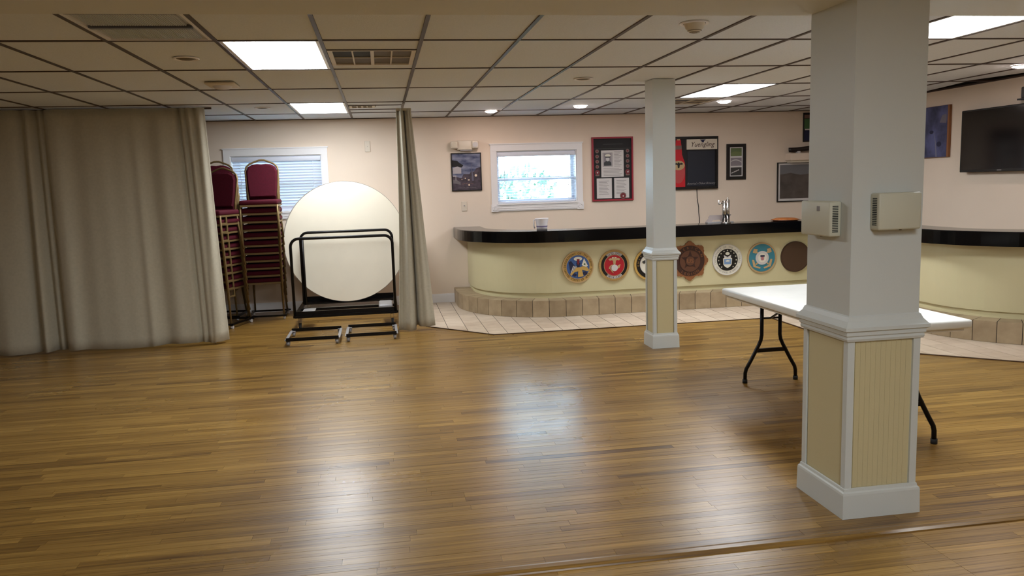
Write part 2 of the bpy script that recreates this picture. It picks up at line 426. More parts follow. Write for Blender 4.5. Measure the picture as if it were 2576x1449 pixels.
# ------------------------------------------------------------------ CEILING
ceil = B().box((XL-0.2, YF-0.2, 2.66), (XR+0.2, YW+0.2, 2.75)).build('ceiling', 'plenum')
tag(ceil, 'suspended ceiling of beige panels in a dark brown metal grid', 'ceiling', kind='structure')
GX0, GX, GY0, GY = -1.5304, 0.6096, 3.9184, 1.2192
xs = [GX0+GX*i for i in range(-7, 14)]; xs = [XL]+[x for x in xs if XL+0.05 < x < XR-0.05]+[XR]
ys = [3.66]+[GY0+GY*j for j in range(0, 6)]+[YW]
LIT = {(1, 1): 'a', (1, 4): 'b', (8, 3): 'c', (8, 0): 'd'}       # (i of left runner, row) of the lit panels
def gi(x): return round((x-GX0)/GX)
VENTS = {(2, 1), (2, 4), (8, 4)}
UNLIT = {(0, 0)}
H = 0.012
for a in range(len(xs)-1):
    for c in range(len(ys)-1):
        x0, x1, y0, y1 = xs[a], xs[a+1], ys[c], ys[c+1]
        key = (gi(x0) if a else -99, c-1 if c else -1)
        if key in LIT or key in UNLIT or key in VENTS: continue
        z = CE+0.004+random.uniform(-0.001, 0.001)
        if a == len(xs)-2 and c in (3, 4):     # two panels by the right wall have slipped out of true
            g0, g1 = (0.03, 0.32) if c == 3 else (0.28, 0.03)
            B().hprism([(x0+0.005, y0+0.005), (x1-g0-0.01, y0+0.005), (x1-g1-0.01, y1-0.005), (x0+0.005, y1-0.005)], z, z+0.014).build('ceiling_tile', 'ceiling_tile', ceil)
            continue
        B().box((x0+0.004, y0+0.004, z), (x1-0.004, y1-0.004, z+0.014)).build('ceiling_tile', 'ceiling_tile', ceil)
for x in xs[1:-1]:
    B().box((x-H, 3.66, CE-0.003), (x+H, YW, CE+0.012)).build('grid_runner', 'grid', ceil)
for y in ys[1:-1]:
    B().box((XL, y-H, CE-0.002), (XR, y+H, CE+0.013)).build('grid_runner', 'grid', ceil)
b = B(); b.box((XL, YW-0.022, CE-0.004), (XR, YW, CE+0.012)); b.build('wall_angle', 'grid', ceil)
b = B(); b.box((XR-0.022, 3.66, CE-0.004), (XR, YW, CE+0.012)); b.build('wall_angle', 'grid', ceil)
B().box((XR-0.012, 3.67, CE+0.0135), (XR-0.001, YW-0.002, 2.66)).build('plenum_shade', 'plenum', ceil)  # shade above the ceiling, painted as a dark sheet over the wall
# plain ceiling on the near side of the beam
o = B().box((XL, YF, CE), (XR, 3.28, CE+0.02)).build('near_ceiling', 'drywall', ceil)
o = B().box((XL, 3.26, 2.336), (XR, 3.66, 2.70)).build('trim_2', 'drywall'); tag(o, 'plain beige boxed beam crossing the ceiling over the near column', 'beam', kind='structure')

# lit panels
def panel(i, row, label, lit=True):
    x0, y0 = GX0+GX*i, GY0+GY*row
    t = thing('ceiling_light', label, 'light', (x0+GX/2, y0+GY/2, CE), group='fluorescent ceiling panels')
    w, l = GX/2-0.012, GY/2-0.012
    f = B()
    for a, c in (((-w, -l), (w, -l+0.022)), ((-w, l-0.022), (w, l)), ((-w, -l+0.022), (-w+0.022, l-0.022)), ((w-0.022, -l+0.022), (w, l-0.022))):
        f.box((a[0], a[1], 0.0), (c[0], c[1], 0.06))
    f.box((-w, -l, 0.0605), (w, l, 0.075))
    f.build('frame', 'white', t)
    if lit: B().box((-w+0.022, -l+0.022, 0.0), (w-0.022, l-0.022, 0.008)).build('diffuser', 'lamp_panel', t)
    else:
        q = (2*l-0.06)/3
        for k in range(3):
            ya = -l+0.03+k*q
            d = B().box((-w+0.05, ya+0.04, 0.004), (w-0.05, ya+q-0.03, 0.012))
            for n in range(40):
                xx = -w+0.055+n*(2*w-0.11)/39
                d.box((xx-0.003, ya+0.042, 0.0), (xx+0.003, ya+q-0.032, 0.005))
            d.build('lens_strip', 'lens_grey', t)
            B().box((-w+0.03, ya-0.012, -0.006), (w-0.03, ya+0.028, 0.008)).build('divider', 'lens_dark', t)
        B().box((-w+0.02, -l+0.02, 0.013), (w-0.02, l-0.02, 0.03)).build('backing', 'lens_grey', t)
    return t
panel(1, 1, 'large lit fluorescent ceiling panel beside the brown air grille, nearest on the left')
panel(1, 4, 'small lit fluorescent ceiling panel above the round table and chair stacks')
panel(8, 3, 'lit fluorescent ceiling panel to the right of the far slim column')
panel(8, 0, 'lit fluorescent ceiling panel at the top right beside the near column')
panel(0, 0, 'unlit grey ceiling light panel with ribbed lens strips, top left', lit=False)

for bx_, by_, lb in ((1.3, 0.7, 'added unseen fill panel on the ceiling just behind the viewer'), (0.8, -1.9, 'added unseen fill panel on the ceiling farther behind the viewer')):  # unseen panels added as fill light for the near column and floor
    t = thing('ceiling_light', lb, 'light', (bx_, by_, CE), group='fluorescent ceiling panels')
    frame_ = B()
    for a, c in (((-0.3, -0.6), (0.3, -0.575)), ((-0.3, 0.575), (0.3, 0.6)), ((-0.3, -0.575), (-0.275, 0.575)), ((0.275, -0.575), (0.3, 0.575))): frame_.box((a[0], a[1], -0.03), (c[0], c[1], 0.0))
    frame_.build('frame', 'white', t); B().box((-0.275, -0.575, -0.026), (0.275, 0.575, -0.012)).build('diffuser', 'lamp_panel', t)

def spot(x, y, label, kind):
    t = thing('recessed_light', label, 'light', (x, y, CE), group='recessed ceiling lamps')
    r = 0.085
    B().lathe([(r, 0.002), (r, -0.004), (r*0.93, -0.008), (r*0.78, -0.004), (r*0.74, 0.003)], n=28).build('trim_ring', 'white', t)
    if kind == 'lit':
        B().lathe([(0.0001, -0.024), (r*0.45, -0.021), (r*0.8, -0.012), (r*0.92, -0.004)], n=28).build('lamp', 'lamp_spot', t)
    elif kind == 'eye':
        e = B().lathe([(0.0001, -0.055), (0.03, -0.05), (0.052, -0.03), (0.062, 0.0)], n=24).build('eyeball', 'vent_white', t)
        for k in range(3): B().lathe([(0.014+0.012*k, -0.0565+0.003*k*k), (0.018+0.012*k, -0.0545+0.003*k*k)], n=24).build('ridge', 'vent_brown', e)
        B().lathe([(0.0001, -0.001), (r*0.78, -0.001)], n=24).build('well', 'dark_slot', t)
    else:
        B().lathe([(0.0001, -0.010), (r*0.5, -0.008), (r*0.76, -0.001)], n=24).build('lamp', 'vent_brown', t)
    return t
spot(1.406, 10.045, 'lit recessed lamp above the window, nearest the right curtain', 'lit')
spot(2.436, 9.606, 'lit recessed lamp above the red framed display', 'lit')
spot(4.134, 9.291, 'lit recessed lamp above the beer sign', 'lit')
spot(5.66, 6.46, 'lit recessed lamp above the television at the right edge', 'lit')
spot(1.861, 4.60, 'unlit recessed eyeball lamp in the ceiling, nearest the camera', 'eye')
spot(1.819, 7.053, 'unlit recessed lamp in the ceiling just left of the far column', 'off')
spot(-1.237, 5.792, 'unlit recessed lamp left of the large lit panel', 'off')
spot(-1.218, 9.209, 'unlit recessed lamp above the burgundy chair stacks', 'off')

# round/square cover under the ceiling
t = thing('smoke_detector', 'clear and white cover fixed to the ceiling left of the lit panel', 'detector', (-1.25, 7.12, CE))
B().rbox((-0.12, -0.15, -0.022), (0.12, 0.15, 0.0), 0.012, 2).build('base_plate', 'vent_white', t)
B().lathe([(0.0001, -0.05), (0.06, -0.045), (0.08, -0.022)], n=20).build('dome', 'silver', t)

def grille(x0, x1, y0, y1, nx, ny, dark, label):
    t = thing('air_grille', label, 'vent', ((x0+x1)/2, (y0+y1)/2, CE), group='ceiling air grilles')
    w, l = (x1-x0)/2, (y1-y0)/2
    f = B(); e = 0.03
    f.box((-w, -l, -0.004), (w, -l+0.02, 0.012)); f.box((-w, l-0.02, -0.004), (w, l, 0.012)); f.box((-w, -l+0.02, -0.004), (-w+e, l-0.02, 0.012)); f.box((w-e, -l+0.02, -0.004), (w, l-0.02, 0.012))
    f.build('frame', 'vent_white', t)
    cw, cl = (2*w-2*e)/nx, (2*l-0.04)/ny
    for i in range(nx):
        for j in range(ny):
            a = (-w+e+i*cw, -l+0.02+j*cl)
            B().box((a[0], a[1], 0.006), (a[0]+cw, a[1]+cl, 0.014)).build('cell', 'vent_dark' if (i, j) in dark else 'vent_brown', t)
    for i in range(1, nx):
        h = 0.012 if i == nx//2 else 0.005
        B().box((-w+e+i*cw-h, -l+0.01, -0.003), (-w+e+i*cw+h, l-0.01, 0.010)).build('bar', 'vent_white', t)
    for j in range(1, ny):
        B().box((-w+e, -l+0.02+j*cl-0.005, -0.002), (w-e, -l+0.02+j*cl+0.005, 0.009)).build('bar', 'vent_white', t)
    return t
gx = GX0+GX*2
grille(gx+0.015, gx+GX-0.015, 5.49, 6.13, 4, 2, {(0, 0), (1, 0)}, 'brown and white square celled air grille beside the large lit panel')
for ya, yb in ((GY0+GY+0.012, 5.475), (6.145, GY0+GY*2-0.012)):
    B().box((gx+0.01, ya, CE+0.004), (gx+GX-0.01, yb, CE+0.018)).build('ceiling_tile', 'ceiling_tile', ceil)
for yy in (5.482, 6.137): B().box((gx, yy-0.007, CE-0.002), (gx+GX, yy+0.007, CE+0.006)).build('grid_runner', 'grid', ceil)
grille(gx+0.02, gx+0.30, 9.13, 9.36, 4, 1, set(), 'small air grille in the ceiling above the round table')
B().box((gx+0.31, GY0+GY*4+0.012, CE+0.004), (gx+GX-0.012, GY0+GY*5-0.012, CE+0.018)).build('ceiling_tile', 'ceiling_tile', ceil)
B().box((gx+0.012, GY0+GY*4+0.012, CE+0.004), (gx+0.31, 9.12, CE+0.018)).build('ceiling_tile', 'ceiling_tile', ceil)
B().box((gx+0.012, 9.37, CE+0.004), (gx+0.31, GY0+GY*5-0.012, CE+0.018)).build('ceiling_tile', 'ceiling_tile', ceil)
for yy in (9.125, 9.60): B().box((gx, yy-0.008, CE-0.003), (gx+GX, yy+0.008, CE+0.006)).build('grid_runner', 'grid', ceil)
gx8 = GX0+GX*8
grille(gx8+0.015, gx8+GX-0.015, 8.99, 9.55, 2, 2, {(0, 0)}, 'brown ceiling air grille beyond the lit panel near the beer sign')
for ya, yb in ((GY0+GY*4+0.012, 8.98), (9.56, GY0+GY*5-0.012)):
    B().box((gx8+0.01, ya, CE+0.004), (gx8+GX-0.01, yb, CE+0.018)).build('ceiling_tile', 'ceiling_tile', ceil)

# ------------------------------------------------------------------ WINDOWS AND BLINDS
def window(name, w, label):
    x0, x1, z0, z1 = w
    t = thing(name, label, 'window', ((x0+x1)/2, YW, z0), kind='structure')
    X = (x1-x0)/2; Z = z1-z0; c = 0.078
    # casing: plain boards, a grooved apron and corner blocks
    B().box((-X-c, -0.02, 0), (-X, 0, Z)).build('side_casing', 'white', t); B().box((X, -0.02, 0), (X+c, 0, Z)).build('side_casing', 'white', t)
    h = B().box((-X-c, -0.022, Z), (X+c, 0, Z+0.085)); h.box((-X-c-0.012, -0.03, Z+0.085), (X+c+0.012, 0, Z+0.10)); h.build('head_casing', 'white', t)
    a = B().box((-X, -0.018, -0.095), (X, 0, -0.01))
    for k in range(3): a.box((-X, -0.025, -0.083+k*0.026), (X, -0.018, -0.069+k*0.026))
    a.build('apron', 'white', t)
    B().box((-X-0.01, -0.034, -0.012), (X+0.01, 0.0, 0.012)).build('window_sill', 'white', t)
    for sx in (-1, 1):
        cb = B().box((sx*(X+c/2)-0.047, -0.026, -0.10), (sx*(X+c/2)+0.047, 0, 0.0)).build('corner_block', 'white', t)
        B().ring(sx*(X+c/2), -0.05, 0.02, 0.034, 0.026, 0.033, 24).build('rosette', 'white', cb)
        B().disc(sx*(X+c/2), -0.05, 0.011, 0.026, 0.034, 16).build('rosette', 'white', cb)
    r = B(); r.box((-X, 0, 0), (-X+0.012, 0.20, Z)); r.box((X-0.012, 0, 0), (X, 0.20, Z)); r.box((-X+0.012, 0, Z-0.012), (X-0.012, 0.20, Z)); r.box((-X+0.012, 0, 0), (X-0.012, 0.20, 0.012)); r.build('jamb', 'white', t)
    zm = Z*0.47
    def sash(za, zb, y):
        s_ = B(); e = 0.042
        s_.box((-X+0.012, y, za), (-X+0.012+e, y+0.03, zb)); s_.box((X-0.012-e, y, za), (X-0.012, y+0.03, zb)); s_.box((-X+0.012+e, y, za), (X-0.012-e, y+0.03, za+e)); s_.box((-X+0.012+e, y, zb-e), (X-0.012-e, y+0.03, zb))
        o = s_.build('sash', 'vinyl', t)
        B().box((-X+0.05, y+0.012, za+0.038), (X-0.05, y+0.016, zb-0.038)).build('pane', 'glass', o)
    sash(0.012, zm+0.02, 0.115); sash(zm-0.02, Z-0.012, 0.15)
    return t
window('window_1', W1, 'bright white framed window over the bar with open blinds')
window('window_2', W2, 'white framed window behind the stacked chairs')

def blind(w, tilt, label, n=17):
    x0, x1, z0, z1 = w; X = (x1-x0)/2-0.016; Z = z1-z0
    t = thing('window_blind', label, 'blind', ((x0+x1)/2, YW+0.045, z0), group='window blinds')
    B().rbox((-X, -0.035, Z-0.075), (X, 0.02, Z-0.014), 0.006, 2).build('head_rail', 'slat_white', t)
    c, s_ = math.cos(tilt), math.sin(tilt); hw = 0.024
    me = None
    for k in range(n):
        z = 0.06+(Z-0.075-0.075)*k/(n-1)
        if me is None:
            o = B().add([(-X, -hw*c, -hw*s_), (X, -hw*c, -hw*s_), (X, 0, 0.003), (-X, 0, 0.003), (X, hw*c, hw*s_), (-X, hw*c, hw*s_),
                         (-X, -hw*c, -hw*s_-0.003), (X, -hw*c, -hw*s_-0.003), (X, 0, 0.0), (-X, 0, 0.0), (X, hw*c, hw*s_-0.003), (-X, hw*c, hw*s_-0.003)],
                        [(0, 1, 2, 3), (3, 2, 4, 5), (9, 8, 7, 6), (11, 10, 8, 9), (0, 6, 7, 1), (4, 10, 11, 5)]).build('slat', 'slat_white', t); me = o.data
        else:
            o = bpy.data.objects.new('slat', me); col.objects.link(o); o.parent = t
        o.location = (0, 0, z)
    B().rbox((-X, -0.022, 0.016), (X, 0.022, 0.036), 0.004, 2).build('bottom_rail', 'slat_white', t)
    for u in (-X*0.82, X*0.82):
        B().box((u-0.003, -0.027, 0.03), (u+0.003, -0.025, Z-0.04)).build('ladder_cord', 'slat_white', t)
    return t
blind(W1, 0.06, 'raised-open white slat blind in the bright window over the bar')
blind(W2, -1.05, 'closed white slat blind in the window behind the chairs')

# outside: lawn and shrubs
tag(B().box((-14, YW+0.3, -0.4), (18, 40, -0.3)).build('lawn', 'lawn'), 'pale lawn outside the window', 'lawn', kind='structure')
def shrub(x, y, z, r, h, label):
    t = thing('shrub', label, 'shrub', (x, y, -0.3), group='shrubs outside the window')
    rnd = random.Random(int(x*100)); b = B()
    for k in range(420):
        th, ph = rnd.uniform(0, 2*PI), math.acos(rnd.uniform(-1, 1)); rr = rnd.uniform(0.75, 1.0)
        c = Vector((r*rr*math.sin(ph)*math.cos(th), r*rr*math.sin(ph)*math.sin(th), h/2+h/2*rr*math.cos(ph)))
        u = Vector((rnd.gauss(0, 1), rnd.gauss(0, 1), rnd.gauss(0, 1))).normalized(); w_ = u.orthogonal().normalized(); s_ = rnd.uniform(0.06, 0.13)
        b.add([c-u*s_, c+w_*s_*0.5, c+u*s_, c-w_*s_*0.5], [(0, 1, 2, 3)])
    b.build('foliage', 'leaf', t); B().cyl((0, 0, 0), (0, 0, h*0.7), 0.05, 0.02, 8).build('stem', 'wood_brown', t)
for k, (x, y, r, h) in enumerate(((2.2, 14.2, 0.8, 2.0), (4.2, 14.8, 0.9, 1.9), (0.7, 15.5, 0.8, 2.1), (3.0, 17.0, 0.9, 2.3))):
    shrub(x, y, 0, r, h, ('low shrub outside at the middle of the bar window', 'broad shrub outside at the right of the bar window', 'shrub outside at the left of the bar window', 'taller shrub farther outside the bar window')[k])

# ------------------------------------------------------------------ BAR
def sweep(b, prof, closed=True):
    """profile of (d, z) points swept along the bar outline"""
    L = [bar_path(d) for d, z in prof]; n = len(L[0]); m_ = len(prof); o = len(b.v)
    for q, (d, z) in enumerate(prof): b.v += [(x, y, z) for x, y in L[q]]
    for q in range(m_ if closed else m_-1):
        r = (q+1) % m_
        for i in range(n-1): b.f.append([o+q*n+i, o+r*n+i, o+r*n+i+1, o+q*n+i+1]); b.sm.append(False)
    b.f.append([o+q*n for q in range(m_)]); b.f.append([o+q*n+n-1 for q in reversed(range(m_))]); b.sm += [False, False]
    return b
bar = thing('bar_counter', 'long curved cream painted bar front with round service seals', 'bar', (3.0, 9.4, 0.2))
sweep(B(), [(0.20, 0.262), (0.20, 0.90), (0.26, 0.90), (0.26, 0.262)]).build('front_panel', 'bar_paint', bar, world=True)
sweep(B(), [(0.222, 0.2), (0.222, 0.262), (0.27, 0.262), (0.27, 0.2)]).build('plinth', 'bar_paint', bar, world=True)
sweep(B(), [(0.216, 0.2), (0.216, 0.222), (0.2235, 0.222), (0.2235, 0.2)]).build('base_bead', 'bar_paint', bar, world=True)
top = thing('black_countertop', 'glossy black bar top running along the curved counter', 'countertop', (3.0, 9.4, 0.88))
sweep(B(), [(0.02, 0.885), (0.02, 1.012), (0.028, 1.02), (0.38, 1.02), (0.38, 0.98), (0.06, 0.98), (0.06, 0.885)]).build('slab', 'black_top', top, world=True)
sweep(B(), [(0.061, 0.905), (0.061, 0.979), (0.37, 0.979), (0.37, 0.905)]).build('underside', 'black_matte', top, world=True)

# tiled step
st = thing('bar_step', 'low beige tiled step running along the foot of the bar', 'step', (3.0, 9.3, 0.0))
sweep(B(), [(0.006, 0.0), (0.006, 0.192), (0.30, 0.192), (0.30, 0.0)]).build('core', 'grout', st, world=True)
def resample(P, s):
    out = [P[0]]; acc = 0
    for i in range(len(P)-1):
        a, c = Vector(P[i]), Vector(P[i+1]); L = (c-a).length; pos = 0
        while acc+(L-pos) >= s:
            pos += s-acc; acc = 0; q = a.lerp(c, pos/L); out.append((q.x, q.y))
        acc += L-pos
    return out
def corner_pts(d): return bar_path(d)
def step_tiles(P, s0):
    # parametrise the outline by arc length and cut it in tile lengths
    seg = [0]
    for i in range(len(P)-1): seg.append(seg[-1]+(Vector(P[i+1])-Vector(P[i])).length)
    def at(path, s):
        s = max(0, min(seg[-1]-1e-6, s))
        for i in range(len(P)-1):
            if seg[i+1] >= s:
                t_ = (s-seg[i])/(seg[i+1]-seg[i]) if seg[i+1] > seg[i] else 0
                return Vector(path[i]).lerp(Vector(path[i+1]), t_)
    inner = bar_path(0.235); back = bar_path(0.012)
    corners = [seg[i] for i in range(len(P)) if abs(P[i][0]-5.2) < 1e-6]
    s = s0
    while s < seg[-1]:
        e = s+0.2
        for c in corners[:1]:
            if s < c-0.01 < e: e = c
        k = 3; o, q, w_ = [], [], []
        for i in range(k+1):
            ss = s+0.003+(e-s-0.006)*i/k; o.append(at(P, ss)); w_.append(at(back, ss)); q.append(at(inner, ss))
        b = B()
        vv = [(p.x, p.y, 0.006) for p in o]+[(p.x, p.y, 0.1985) for p in o]+[(p.x, p.y, 0.006) for p in w_]+[(p.x, p.y, 0.1985) for p in w_]; n = k+1
        ff = []
        for i in range(k):
            ff += [(i, i+1, n+i+1, n+i), (2*n+i+1, 2*n+i, 3*n+i, 3*n+i+1), (n+i, n+i+1, 3*n+i+1, 3*n+i), (i+1, i, 2*n+i, 2*n+i+1)]
        ff += [(0, n, 3*n, 2*n), (k, 2*n+k, 3*n+k, n+k)]
        b.add(vv, ff).build('face_tile', 'step_tile', st, world=True)
        b = B(); vv = [(p.x, p.y, 0.19) for p in w_]+[(p.x, p.y, 0.2) for p in w_]+[(p.x, p.y, 0.19) for p in q]+[(p.x, p.y, 0.2) for p in q]
        b.add([(p.x, p.y, 0.2) for p in w_]+[(p.x, p.y, 0.2) for p in q]+[(p.x, p.y, 0.193) for p in w_]+[(p.x, p.y, 0.193) for p in q],
              [(i+1, i, n+i, n+i+1) for i in range(k)]+[(i, i+1, 2*n+i+1, 2*n+i) for i in range(k)]).build('top_tile', 'step_tile', st, world=True)
        s = e
P_ = stepP
acc = 0; s_at = None
for i in range(len(P_)-1):
    L = (Vector(P_[i+1])-Vector(P_[i])).length
    if P_[i][0] <= 2.1 <= P_[i+1][0] and abs(P_[i][1]-9.13) < 0.02 and s_at is None: s_at = acc + (2.0968-P_[i][0])
    acc += L
s0 = (s_at if s_at else 1.0) % 0.2 - 0.2
step_tiles(P_, s0 if s0 >= 0 else s0+0.0)

# ------------------------------------------------------------------ SEALS ON THE BAR
YS = 9.33
def seal(name, x, z, label):
    return thing(name, label, 'seal', (x, YS, z), group='round seals on the bar front')
def star(u, v, r, k, b, k0=None):
    b.prism([(u+(r if i % 2 == 0 else r*0.42)*math.cos(PI/2+i*PI/5), v+(r if i % 2 == 0 else r*0.42)*math.sin(PI/2+i*PI/5)) for i in range(10)], (k0 if k0 is not None else k-0.002), k)
def eagle(b, u, v, s, k):
    pts = [(-1, .35), (-.75, .1), (-.5, .2), (-.25, .1), (-.18, -.45), (0, -.6), (.18, -.45), (.25, .1), (.5, .2), (.75, .1), (1, .35), (.6, .55), (.25, .4), (.14, .62), (0, .7), (-.14, .62), (-.25, .4), (-.6, .55)]
    b.prism([(u+a*s, v+c*s) for a, c in pts], k-0.003, k)
def shield(b, u, v, w, h, k, k0):
    b.prism([(u-w, v+h*.8), (u-w*.5, v+h), (u, v+h*.85), (u+w*.5, v+h), (u+w, v+h*.8), (u+w*.92, v-h*.35), (u+w*.5, v-h*.8), (u, v-h), (u-w*.5, v-h*.8), (u-w*.92, v-h*.35)], k0, k)

t = seal('round_seal', 2.294, 0.567, 'gold rimmed blue army seal, leftmost on the bar front')
B().disc(0, 0, 0.193, 0, 0.020, 48).build('rim', 'gold', t)
B().ring(0, 0, 0.180, 0.193, 0.020, 0.026, 48).build('rim_bead', 'tan', t)
o = B().disc(0, 0, 0.143, 0.02, 0.024, 40).build('field', 'blue', t)
B().ring(0, 0, 0.141, 0.147, 0.02, 0.026, 48).build('inner_bead', 'tan', t)
b = B(); arc_text(b, 'DEPARTMENT OF THE ARMY', 0.163, 0.036, 0.0215, PI/2, PI*1.02); arc_text(b, 'UNITED STATES OF AMERICA', 0.163, 0.034, 0.0215, -PI/2, PI*0.9, False); b.build('lettering', 'ink', t)
b = B(); b.disc(0.0, 0.098, 0.052, 0.024, 0.028, 24, 0.024); b.build('scroll', 'pale', t)
B().prism([(-0.016, 0.095), (0.02, 0.095), (0.012, 0.03), (-0.008, 0.03)], 0.024, 0.030).build('ribbon', 'maroon', t)
b = B(); b.prism([(-0.115, 0.06), (-0.085, 0.075), (-0.03, 0.0), (-0.065, -0.06), (-0.1, -0.03)], 0.024, 0.027); b.build('flag', 'navy', t)
b = B()
for k in range(3): b.prism([(-0.095+0.022*k, -0.075+0.012*k), (-0.085+0.022*k, -0.08+0.012*k), (-0.05+0.016*k, 0.015-0.004*k), (-0.06+0.016*k, 0.018-0.004*k)], 0.027, 0.029)
b.build('flag_stripes', 'silver', t)
b = B(); b.prism([(0.075, 0.10), (0.12, 0.01), (0.10, -0.005), (0.045, 0.02)], 0.024, 0.028); b.build('white_flag', 'pale', t)
B().disc(0.08, 0.03, 0.012, 0.028, 0.03, 12).build('flag_mark', 'photo_green', t)
b = B(); b.prism([(-0.02, 0.05), (0.03, 0.05), (0.012, -0.02), (-0.01, -0.02)], 0.024, 0.029); b.build('drape', 'navy', t)
b = B(); b.prism([(-0.035, -0.02), (-0.02, -0.005), (0.025, -0.005), (0.06, 0.01), (0.115, -0.01), (0.135, -0.045), (0.11, -0.055), (0.045, -0.035), (0.05, -0.06), (0.065, -0.115), (-0.005, -0.12), (0.0, -0.05), (-0.045, -0.06), (-0.09, -0.105), (-0.1, -0.08)], 0.026, 0.034); b.build('cannon_and_armour', 'gold', t)
b = B(); b.disc(0.085, -0.08, 0.03, 0.024, 0.027, 18, 0.022); b.disc(-0.045, -0.095, 0.026, 0.024, 0.027, 18, 0.018); b.build('drum', 'navy', t)

t = seal('round_seal', 2.744, 0.566, 'red and black marine corps seal with globe and rope rim')
B().disc(0, 0, 0.190, 0, 0.018, 48).build('rim', 'gold', t)
b = B()
for k in range(56):
    a = 2*PI*k/56; b.prism([(0.183*math.cos(a+da)+rr*math.cos(a+da), 0.183*math.sin(a+da)+rr*math.sin(a+da)) for da, rr in ((-0.05, -0.009), (-0.01, 0.008), (0.045, 0.009), (0.0, -0.008))], 0.018, 0.025)
b.build('rope_edge', 'tan', t)
B().ring(0, 0, 0.166, 0.172, 0.018, 0.024, 48).build('rim_bead', 'gold', t)
B().disc(0, 0, 0.164, 0.018, 0.021, 48).build('dark_band', 'black', t)
for s_ in (1, -1):
    b = B(); poly = []
    for k in range(13): a = s_*PI/2+(k/12-0.5)*1.35; poly.append((0.162*math.cos(a), 0.162*math.sin(a)))
    for k in range(12, -1, -1): a = s_*PI/2+(k/12-0.5)*1.3; poly.append((0.133*math.cos(a), 0.133*math.sin(a)))
    n = 13
    for k in range(12): b.prism([poly[k], poly[k+1], poly[24-k], poly[25-k]], 0.0205, 0.0225)
    b.build('banner', 'silver', t)
b = B(); arc_text(b, 'UNITED STATES', 0.147, 0.033, 0.0235, PI/2, 1.3); arc_text(b, 'MARINE CORPS', 0.147, 0.033, 0.0235, -PI/2, 1.25, False); b.build('lettering', 'black', t)
B().disc(0, 0, 0.130, 0.021, 0.023, 40).build('inner_bead', 'tan', t); B().disc(0, 0, 0.124, 0.022, 0.0245, 40).build('field', 'red', t)
b = B(); eagle(b, 0.0, 0.05, 0.074, 0.031); b.build('eagle', 'tan', t)
b = B(); b.box((-0.028, -0.03, 0.085), (0.026, -0.0245, 0.098)); b.build('banner_mark', 'pale', t)
b = B(); b.disc(0.0, -0.03, 0.040, 0.0245, 0.036, 24); b.build('globe', 'silver', t)
b = B()
for k in range(15):
    a0, a1 = PI*0.55+k*0.1, PI*0.55+(k+1)*0.1
    b.prism([(-0.012+0.058*math.cos(a0), -0.04+0.05*math.sin(a0)), (-0.012+0.058*math.cos(a1), -0.04+0.05*math.sin(a1)), (-0.012+0.04*math.cos(a1), -0.035+0.036*math.sin(a1)), (-0.012+0.04*math.cos(a0), -0.035+0.036*math.sin(a0))], 0.0245, 0.032)
b.prism([(-0.06, -0.035), (-0.03, -0.08), (-0.01, -0.095), (-0.035, -0.05)], 0.0245, 0.033); b.prism([(0.03, -0.01), (0.075, 0.012), (0.062, -0.03), (0.045, -0.04)], 0.0245, 0.033)
b.build('anchor', 'tan', t)

t = seal('round_seal', 3.190, 0.558, 'black and white navy seal half hidden by the far column')
B().disc(0, 0, 0.194, 0, 0.020, 48).build('rim', 'gold', t); B().disc(0, 0, 0.168, 0.02, 0.023, 48).build('dark_band', 'black', t)
b = B(); arc_text(b, 'UNITED STATES', 0.146, 0.034, 0.0245, PI/2, PI*1.15); arc_text(b, 'NAVY', 0.146, 0.034, 0.0245, -PI/2, 0.75, False); b.build('lettering', 'gold', t)
B().disc(0, 0, 0.122, 0.023, 0.026, 40).build('field', 'pale', t); B().ring(0, 0, 0.118, 0.125, 0.023, 0.029, 40).build('inner_bead', 'silver', t)
b = B(); eagle(b, 0, 0.0, 0.1, 0.032); b.build('eagle', 'photo_dark', t)
B().ring(-0.02, -0.05, 0.016, 0.026, 0.026, 0.031, 20).build('anchor_ring', 'photo_dark', t)

t = seal('legion_emblem', 3.705, 0.575, 'brown wooden American Legion emblem with jagged sunburst edge')
pts = []
for k in range(80):
    a = 2*PI*k/80+PI/2; q_ = ((a-PI/2)*8/(2*PI)+0.5) % 1.0; r = 0.197+0.044*(1-2*abs(q_-0.5))+(0.004 if k % 2 else -0.003); pts.append((r*math.cos(a), r*math.sin(a)*1.03))
B().prism(pts, 0, 0.018).build('sunburst', 'brown_l', t); B().disc(0, 0, 0.188, 0.018, 0.022, 48).build('dark_band', 'brown_d', t)
b = B(); arc_text(b, 'AMERICAN', 0.162, 0.048, 0.024, PI/2, PI*0.86); arc_text(b, 'LEGION', 0.162, 0.048, 0.024, -PI/2, PI*0.5, False); b.build('lettering', 'brown_l', t)
B().disc(0, 0, 0.135, 0.022, 0.025, 40).build('field', 'brown_m', t); B().ring(0, 0, 0.132, 0.138, 0.022, 0.028, 40).build('inner_bead', 'brown_d', t)
b = B(); star(0, 0.01, 0.118, 0.027, b, 0.025); b.build('star', 'brown_d', t)
b = B(); b.disc(0, 0, 0.062, 0.027, 0.029, 32); b.build('star_boss', 'brown_m', t); B().ring(0, 0, 0.056, 0.064, 0.027, 0.031, 32).build('boss_ring', 'brown_d', t)
b = B(); put_text(b, 'US', 0, -0.026, 0.075, 0.031); b.build('monogram', 'brown_l', t)

